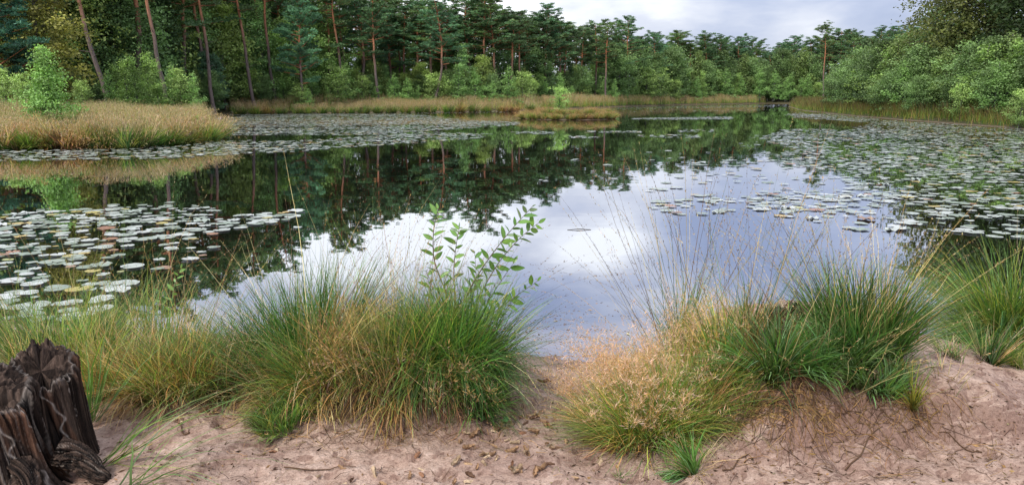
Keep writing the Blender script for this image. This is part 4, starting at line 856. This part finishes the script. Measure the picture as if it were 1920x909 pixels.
def stem_px(pts, r0, nl, seed, parent=sap, yb=Yw, org=org, lm=LM, ls=1.02, start=.25):
    r = np.random.default_rng(seed); P = np.array([list(at_y(a, b, yb + .04 * k)) for k, (a, b) in enumerate(pts)]) - org
    q = np.linspace(0, len(P) - 1, 22); Pi = np.stack([np.interp(q, np.arange(len(P)), P[:, j]) for j in range(3)], 1)
    for _ in range(3): Pi[1:-1] = (Pi[:-2] + Pi[1:-1] * 2 + Pi[2:]) / 4
    s = np.linspace(0, 1, 22); V, Fc = tube(Pi, r0 * (1 - .75 * s), 6); A = Acc(); A.add(V, Fc, np.array([.10, .075, .05]) * 1.2)
    st = link('stem', A.mesh('stem', M_TWIG, True), parent)
    for k in range(nl):
        u = start + (1 - start) * (k + .5) / nl; p = np.array([np.interp(u, s, Pi[:, j]) for j in range(3)]); p2 = np.array([np.interp(min(u + .05, 1.05), s, Pi[:, j]) for j in range(3)])
        d = Vector(p2 - p if np.linalg.norm(p2 - p) > 1e-5 else Pi[-1] - Pi[-2]).normalized(); sd = d.cross(Vector((0, 1, 0))).normalized() * (1 if k % 2 else -1)
        dv = (d * r.uniform(.3, .8) + sd * r.uniform(.6, 1.1) + Vector((0, r.normal(0, .35), r.uniform(-.1, .3)))).normalized() if u < .97 else (d + Vector(r.normal(0, .25, 3))).normalized()
        o_ = link('leaf', lm[r.choice(len(lm), p=[.35, .35, .2, .1])], st); o_.location = p
        qd = dv.to_track_quat('X', 'Z'); o_.rotation_mode = 'QUATERNION'; o_.rotation_quaternion = qd @ __import__('mathutils').Quaternion((1, 0, 0), r.uniform(-1.7, 1.7))
        z_ = ls * r.uniform(.5, 1.2) * (.7 if u > .93 else 1); o_.scale = (z_, z_, z_)
stem_px([(850, 650), (842, 560), (812, 490), (812, 430), (822, 390)], .006, 24, 1)
stem_px([(855, 650), (870, 560), (905, 500), (950, 440), (1000, 385)], .006, 28, 2)
stem_px([(850, 640), (853, 560), (850, 500), (858, 440), (862, 425)], .005, 20, 3)
stem_px([(870, 640), (895, 560), (935, 490), (975, 445), (1012, 416)], .005, 22, 4)
stem_px([(870, 650), (920, 590), (960, 560), (1010, 525)], .005, 20, 5)
stem_px([(860, 650), (900, 590), (930, 540), (965, 490)], .0045, 14, 6)
stem_px([(865, 660), (900, 615), (935, 585), (965, 560)], .004, 13, 9)
stem_px([(855, 660), (838, 600), (806, 545), (800, 505)], .004, 12, 10)
stem_px([(868, 640), (885, 570), (893, 520), (890, 470)], .004, 12, 11)
s2y = 4.5; c2 = at_y(315, 640, s2y)
sap2 = thing('leafy_sprout', (c2[0], s2y, float(zg(c2[0], s2y, False))), 'thin sprout with light green leaves among the left grasses', 'sprout')
LM2 = [leafmesh('sprout_leaf', .06, .024, 9 + k, c, M_FRESHLEAF) for k, c in enumerate([(.15, .28, .06), (.12, .24, .05), (.2, .32, .08), (.16, .26, .08)])]
stem_px([(315, 690), (318, 600), (325, 540), (340, 500)], .003, 12, 7, sap2, s2y, np.array(sap2.location), LM2, .9, .35)
stem_px([(315, 690), (308, 600), (296, 540)], .003, 6, 8, sap2, s2y, np.array(sap2.location), LM2, .8, .5)

# creeping clover-like plant at the foot of the big tussock
V, F1 = pad_geo(np.random.default_rng(3), 1, 12); me_c = make_mesh('round_leaf', V[0] * .016, F1, np.tile((.07, .17, .05), (13, 1)), M_FRESHLEAF, True)
x, y = ground_at(893, 790); cr = thing('creeping_plant', (x, y, float(zg(x, y))), 'small creeping plant with round dark leaves beside the path', 'plant')
for k in range(16):
    o_ = link('leaf', me_c, cr); o_.location = (R_.gauss(0, .05), R_.gauss(0, .03), R_.uniform(.02, .05)); o_.rotation_euler = (R_.gauss(.3, .3), R_.gauss(0, .3), R_.uniform(0, 6)); s_ = R_.uniform(.7, 1.2); o_.scale = (s_,) * 3

# ------------------------------------------------------------------ fallen leaves, twigs, roots, crumbs
def dead_leaf(seed, col):
    r = np.random.default_rng(seed); n, mw = 10, 7; L, Wd = .085, .04; V = []
    for i_ in range(n):
        t_ = i_ / (n - 1); w = Wd * (.12 + .88 * math.sin(math.pi * min(1, t_ * .96 + .04)) ** .7) * (.8 + .3 * math.sin(i_ * 2.1))
        for j in range(mw):
            u_ = (j / (mw - 1) - .5) * 2; curl = 1.0 + .9 * r.random()
            V.append((L * (t_ - .5), w * .5 * math.sin(u_ * curl) / curl * 1.3, .018 * u_ * u_ * (1 + t_) + .012 * math.sin(t_ * 4 + seed) + r.normal(0, .0012)))
    Fc = [(i_ * mw + j, i_ * mw + j + 1, (i_ + 1) * mw + j + 1, (i_ + 1) * mw + j) for i_ in range(n - 1) for j in range(mw - 1)]
    return make_mesh('dead_leaf', V, Fc, np.tile(col, (len(V), 1)) * r.uniform(.8, 1.2, (len(V), 1)), M_DEADLEAF, True)
DL = [dead_leaf(1, (.42, .27, .15)), dead_leaf(2, (.36, .22, .12)), dead_leaf(3, (.26, .13, .07)), dead_leaf(4, (.48, .35, .22)), dead_leaf(5, (.16, .09, .055))]
spots = [(905, 850), (912, 858), (935, 805), (945, 815), (952, 822), (960, 800), (965, 828), (985, 795), (995, 803), (1000, 812), (955, 838), (960, 842), (975, 800), (1025, 835), (1035, 840), (1045, 838), (1030, 800), (1020, 790), (895, 880), (908, 872), (958, 876), (1015, 882), (700, 885), (790, 880), (790, 872), (770, 890), (660, 895), (855, 870), (985, 845), (930, 860), (1070, 740), (1018, 718), (1015, 766), (1040, 785), (385, 768), (395, 772), (372, 766), (403, 770), (450, 785), (513, 842), (520, 838), (598, 887), (718, 898), (640, 876), (640, 903), (680, 906), (880, 900), (1075, 780), (1095, 790), (940, 795)]
for k in range(46):
    spots.append((R_.gauss(950, 75), R_.uniform(765, 905)))
dlab = [('tan curled dead leaf lying on the sand path', 'tan dead leaves on the path'), ('brown curled dead leaf lying on the sand path', 'brown dead leaves on the path'), ('russet dead leaf lying on the sand', 'russet dead leaves on the sand'), ('pale straw coloured dead leaf lying on the sand', 'pale dead leaves on the sand'), ('dark brown dead leaf lying on the sand', 'dark dead leaves on the sand')]
for px, py in spots:
    x, y = ground_at(px, py); k = R_.choice([0, 0, 1, 1, 2, 3, 3, 4]); o_ = link('dead_leaf', DL[k]); o_.location = (x, y, float(zg(x, y)) + .008); s_ = R_.uniform(.35, .78); o_.scale = (s_, s_, s_ * .8)
    o_.rotation_euler = (R_.choice([0, 0, 3.1]) + R_.gauss(0, .35), R_.gauss(0, .3), R_.uniform(0, 6.28)); tag(o_, dlab[k][0], 'dead leaf', dlab[k][1])
# crumbs of bark and dark litter on the sand
rng = np.random.default_rng(8); A = Acc(); n = 12000
x = rng.uniform(-3.2, 4.6, n); y = rng.uniform(2.3, 5.3, n); wgt = fbm(x * 1.7, y * 1.7, 66, 3); k_ = rng.random(n) < sstep(.38, .68, wgt) * .9 + .08 + .25 * (x > 1.9); x, y = x[k_], y[k_]; n = len(x)
d = rng.normal(size=(n, 3)); d[:, 2] *= .15; V, Fc = leaf_quads(rng, np.stack([x, y, zg(x, y) + .004], 1), d, rng.lognormal(-4.15, .55, n), rng.uniform(.004, .012, n)); A.add(V, Fc, np.repeat(pal(rng, n, [BR * .5, BR, OB * .6, ST * .5], [3, 3, 2, 1]), 4, 0))
tag(link('litter_crumbs', A.mesh('litter_crumbs', M_TWIG)), 'dark crumbs of bark and leaf litter strewn over the sand', 'litter', kind='stuff')
def fibres(name, areas, label, seed, cols, wts):
    rng = np.random.default_rng(seed); A = Acc()
    for (x0, y0, sx_, sy_, n, L, rr) in areas:
        for k in range(n):
            a = rng.uniform(0, 6.28); Ln = L * rng.uniform(.4, 1.4); px_ = x0 + rng.normal(0, sx_); py_ = y0 + rng.normal(0, sy_); m_ = 7
            tt_ = np.linspace(0, 1, m_); aa = a + np.cumsum(rng.normal(0, .35, m_)); X_ = px_ + np.cumsum(np.cos(aa)) * Ln / m_; Y_ = py_ + np.cumsum(np.sin(aa) * .8 - .25) * Ln / m_
            Z_ = zg(X_, Y_) + .004 + rng.uniform(0, .018) * np.sin(np.pi * tt_) * rng.random() * 2
            V, Fc = tube(np.stack([X_, Y_, Z_], 1), rr * rng.uniform(.5, 1.2) * (1 - .6 * tt_), 3); A.add(V, Fc, pal(rng, 1, cols, wts)[0])
    tag(link(name, A.mesh(name, M_TWIG)), label, 'roots', kind='stuff')
g = lambda a, b: ground_at(a, b)
m1, m2, m3, m4, m5 = g(1500, 745), g(1400, 775), g(1690, 735), g(1640, 790), g(1560, 740)
fibres('root_mat', [(*m1, .09, .05, 260, .13, .0018), (*m2, .11, .035, 260, .07, .0022), (*m3, .09, .05, 200, .12, .0018), (*m5, .2, .05, 160, .12, .0016), (*m4, .32, .16, 130, .16, .0016), (*g(1760, 790), .25, .14, 80, .12, .0016), (*g(1480, 850), .3, .12, 90, .12, .0015)], 'brown exposed root fibres hanging over the sand mound', 71, [BR * 1.3, OB * .8, BR * .8], [2, 3, 1])
fibres('dry_litter', [(*g(720, 800), .3, .05, 260, .14, .0015), (*g(420, 775), .35, .06, 180, .1, .0015), (*g(940, 820), .2, .16, 120, .08, .0014), (*g(520, 860), .5, .2, 90, .1, .0013)], 'dry stems and rootlets under the grass edge', 72, [BR, OB, ST * .6], [2, 1, 1])
for k, (px, py, a, L) in enumerate(((600, 875, .1, .3), (1620, 845, .7, .3), (1800, 830, 2.6, .18), (340, 800, 2.3, .2), (1380, 868, .6, .16))):
    x, y = g(px, py); s_ = np.linspace(-.5, .5, 9); X_ = x + np.cos(a) * s_ * L; Y_ = y + np.sin(a) * s_ * L + .01 * np.sin(s_ * 9); V, Fc = tube(np.stack([X_ - x, Y_ - y, zg(X_, Y_) + .007 - float(zg(x, y))], 1), .0035 * (1 - .5 * (s_ + .5)), 6)
    A = Acc(); A.add(V, Fc, BR); tag(link('twig', A.mesh('twig', M_TWIG, True), None, (x, y, float(zg(x, y)))), ['straight dry twig lying below the big tussock', 'bent brown twig on the middle of the sand mound slope', 'short dark twig on the right hand sand', 'thin twig on the sand near the stump', 'small twig at the left foot of the mound'][k], 'twig')
rng = np.random.default_rng(12); n = 170; x = np.where(rng.random(n) < .5, rng.normal(.4, .5, n), rng.uniform(-3, 4, n)); y = 5.3 + np.abs(rng.normal(0, .45, n)) + np.abs(x - .4) * .12
k_ = zg(x, y) < -.004; x, y = x[k_], y[k_]; n = len(x); d = rng.normal(size=(n, 3)); d[:, 2] = 0; A = Acc()
c = np.stack([x, y, np.full(n, .004)], 1); d /= np.linalg.norm(d, axis=1)[:, None]; sd_ = np.stack([-d[:, 1], d[:, 0], 0 * x], 1); l_ = rng.lognormal(-4.6, .5, n)[:, None]
V = np.stack([c - d * l_, c + sd_ * l_ * .4, c + d * l_, c - sd_ * l_ * .4], 1).reshape(-1, 3); A.add(V, np.arange(4 * n).reshape(-1, 4), np.repeat(pal(rng, n, [BR, OB, ST], [2, 1, 1]), 4, 0))
tag(link('floating_specks', A.mesh('floating_specks', M_TWIG)), 'small bits of plant litter floating at the shore', 'litter', kind='stuff')
# weathered plank at the right waterside and a stick afloat
x, y = at_z(1745, 640, .03); s_ = np.linspace(-.5, .5, 14)
V, Fc = tube(np.stack([s_ * .46, .02 * np.sin(s_ * 6), .012 * np.cos(s_ * 5)], 1), .028 + .008 * np.sin(s_ * 11), 10); V[:, 2] *= .7; A = Acc(); A.add(V, Fc, (.24, .16, .10)); A.add(*[q for q in tube(np.stack([s_[5:] * .4 + .06, -.05 + .02 * s_[5:], .02 + 0 * s_[5:]], 1), .016 + 0 * s_[5:], 8)], (.2, .13, .09))
tag(link('driftwood', A.mesh('driftwood', M_STUMP, True), None, (x, y, .03)), 'piece of brown driftwood at the water edge near the right tussock', 'driftwood')
x, y = at_z(1086, 431); V, Fc = tube(np.stack([s_ * .34, .02 * s_, .008 + .004 * np.cos(s_ * 7)], 1), .006 - .006 * np.abs(s_), 6); A = Acc(); A.add(V, Fc, (.05, .035, .025)); tag(link('floating_stick', A.mesh('stick', M_TWIG, True), None, (x, y, 0)), 'thin dark stick floating on the open water', 'stick')

# ------------------------------------------------------------------ sky, sun, camera
w = bpy.data.worlds.new('World'); S.world = w; w.use_nodes = True; t = w.node_tree; t.nodes.clear()
out = N(t, 'ShaderNodeOutputWorld'); bg = N(t, 'ShaderNodeBackground')
SUN_EL, SUN_AZ = math.radians(48), math.radians(215)   # behind the photographer, to the left
sky = N(t, 'ShaderNodeTexSky', sky_type='NISHITA', sun_disc=False, sun_elevation=SUN_EL, sun_rotation=SUN_AZ)
tc = N(t, 'ShaderNodeTexCoord'); dirv = tc.outputs['Generated']
sep = N(t, 'ShaderNodeSeparateXYZ'); t.links.new(dirv, sep.inputs[0])
mp = N(t, 'ShaderNodeMapping'); mp.inputs['Scale'].default_value = (1, 1, 2.6); mp.inputs['Location'].default_value = (3.1, 1.7, .4); t.links.new(dirv, mp.inputs[0])
n1 = noise_n(t, mp.outputs[0], 2.6, 6, .55, .3); n2 = noise_n(t, mp.outputs[0], 8, 5, .55)
fac = math_n(t, 'ADD', math_n(t, 'MULTIPLY', n1, 1.0), math_n(t, 'MULTIPLY', n2, .35)); fac = math_n(t, 'SUBTRACT', fac, .175)
def blob(px, py, rad_, amp, mirrored=True):
    dx, dy, dz = ray(px, py); v = Vector((dx, dy, abs(dz) if mirrored else dz)).normalized()
    vs = N(t, 'ShaderNodeVectorMath', operation='DISTANCE'); sc = N(t, 'ShaderNodeVectorMath', operation='MULTIPLY'); t.links.new(dirv, sc.inputs[0]); sc.inputs[1].default_value = (1, 1, 1.6)
    t.links.new(sc.outputs[0], vs.inputs[0]); vs.inputs[1].default_value = (v.x, v.y, v.z * 1.6)
    mr = N(t, 'ShaderNodeMapRange', interpolation_type='SMOOTHSTEP'); t.links.new(vs.outputs['Value'], mr.inputs[0]); mr.inputs[1].default_value = rad_; mr.inputs[2].default_value = 0; mr.inputs[4].default_value = amp
    return mr.outputs[0]
for a in ((560, 440, .22, .20), (700, 430, .2, .22), (860, 430, .2, .22), (1150, 450, .10, .26), (1080, 470, .10, .22), (700, 620, .35, .05), (1100, 650, .30, .0), (1080, 560, .22, -.10), (1400, 450, .17, -.16), (1560, 520, .24, -.14), (1330, 400, .12, -.12), (980, 560, .12, -.10), (240, 560, .2, .05)):
    fac = math_n(t, 'ADD', fac, blob(*a))
for a in ((800, 20, .12, .5), (930, 40, .07, .2), (1500, 60, .09, .10), (1100, 20, .10, -.05), (1300, 100, .10, -.03)):
    fac = math_n(t, 'ADD', fac, blob(*a, mirrored=False))
cloud = ramp(t, fac, [(.30, (.42, .50, .74)), (.45, (.60, .67, .88)), (.58, (.86, .90, 1.03)), (.75, (1.35, 1.38, 1.42))])
# low sky is dimmer than the cloud overhead
dim = N(t, 'ShaderNodeMapRange', interpolation_type='SMOOTHSTEP'); t.links.new(sep.outputs['Z'], dim.inputs[0]); dim.inputs[1].default_value = .02; dim.inputs[2].default_value = .26; dim.inputs[3].default_value = .97; dim.inputs[4].default_value = 1.14
sc = N(t, 'ShaderNodeVectorMath', operation='SCALE'); t.links.new(cloud, sc.inputs[0]); t.links.new(dim.outputs[0], sc.inputs['Scale'])
zen = N(t, 'ShaderNodeMapRange', interpolation_type='SMOOTHSTEP'); t.links.new(sep.outputs['Z'], zen.inputs[0]); zen.inputs[1].default_value = .35; zen.inputs[2].default_value = .8; zen.inputs[3].default_value = 1.; zen.inputs[4].default_value = 1.6
t.links.new(math_n(t, 'MULTIPLY', dim.outputs[0], zen.outputs[0]), sc.inputs['Scale'])
sk = N(t, 'ShaderNodeVectorMath', operation='SCALE'); t.links.new(sky.outputs[0], sk.inputs[0]); sk.inputs['Scale'].default_value = .09
cc = mixc(t, .88, sk.outputs[0], sc.outputs[0])
t.links.new(cc, bg.inputs[0]); bg.inputs[1].default_value = 1.0; t.links.new(bg.outputs[0], out.inputs[0])

sl = bpy.data.lights.new('sun', 'SUN'); sl.energy = 3.4; sl.angle = math.radians(9); sl.color = (1, .96, .9)
so = bpy.data.objects.new('sun', sl); COL.objects.link(so)
sd = Vector((math.sin(SUN_AZ) * math.cos(SUN_EL), math.cos(SUN_AZ) * math.cos(SUN_EL), math.sin(SUN_EL)))
so.rotation_euler = sd.to_track_quat('Z', 'Y').to_euler()
cam = bpy.data.cameras.new('camera'); co = bpy.data.objects.new('camera', cam); COL.objects.link(co); S.camera = co
co.location = (0, 0, CAM_H); co.rotation_euler = (math.pi / 2 - PITCH, 0, 0)
cam.sensor_width = 36; cam.sensor_fit = 'HORIZONTAL'; cam.lens = F_PX / 1920 * 36; cam.clip_start = .05; cam.clip_end = 20000
S.view_settings.view_transform = 'Standard'; S.view_settings.look = 'None'; S.view_settings.exposure = 0; S.view_settings.gamma = 1
S.render.engine = 'CYCLES'; S.cycles.max_bounces = 6; S.cycles.diffuse_bounces = 2; S.cycles.glossy_bounces = 3; S.cycles.transparent_max_bounces = 8
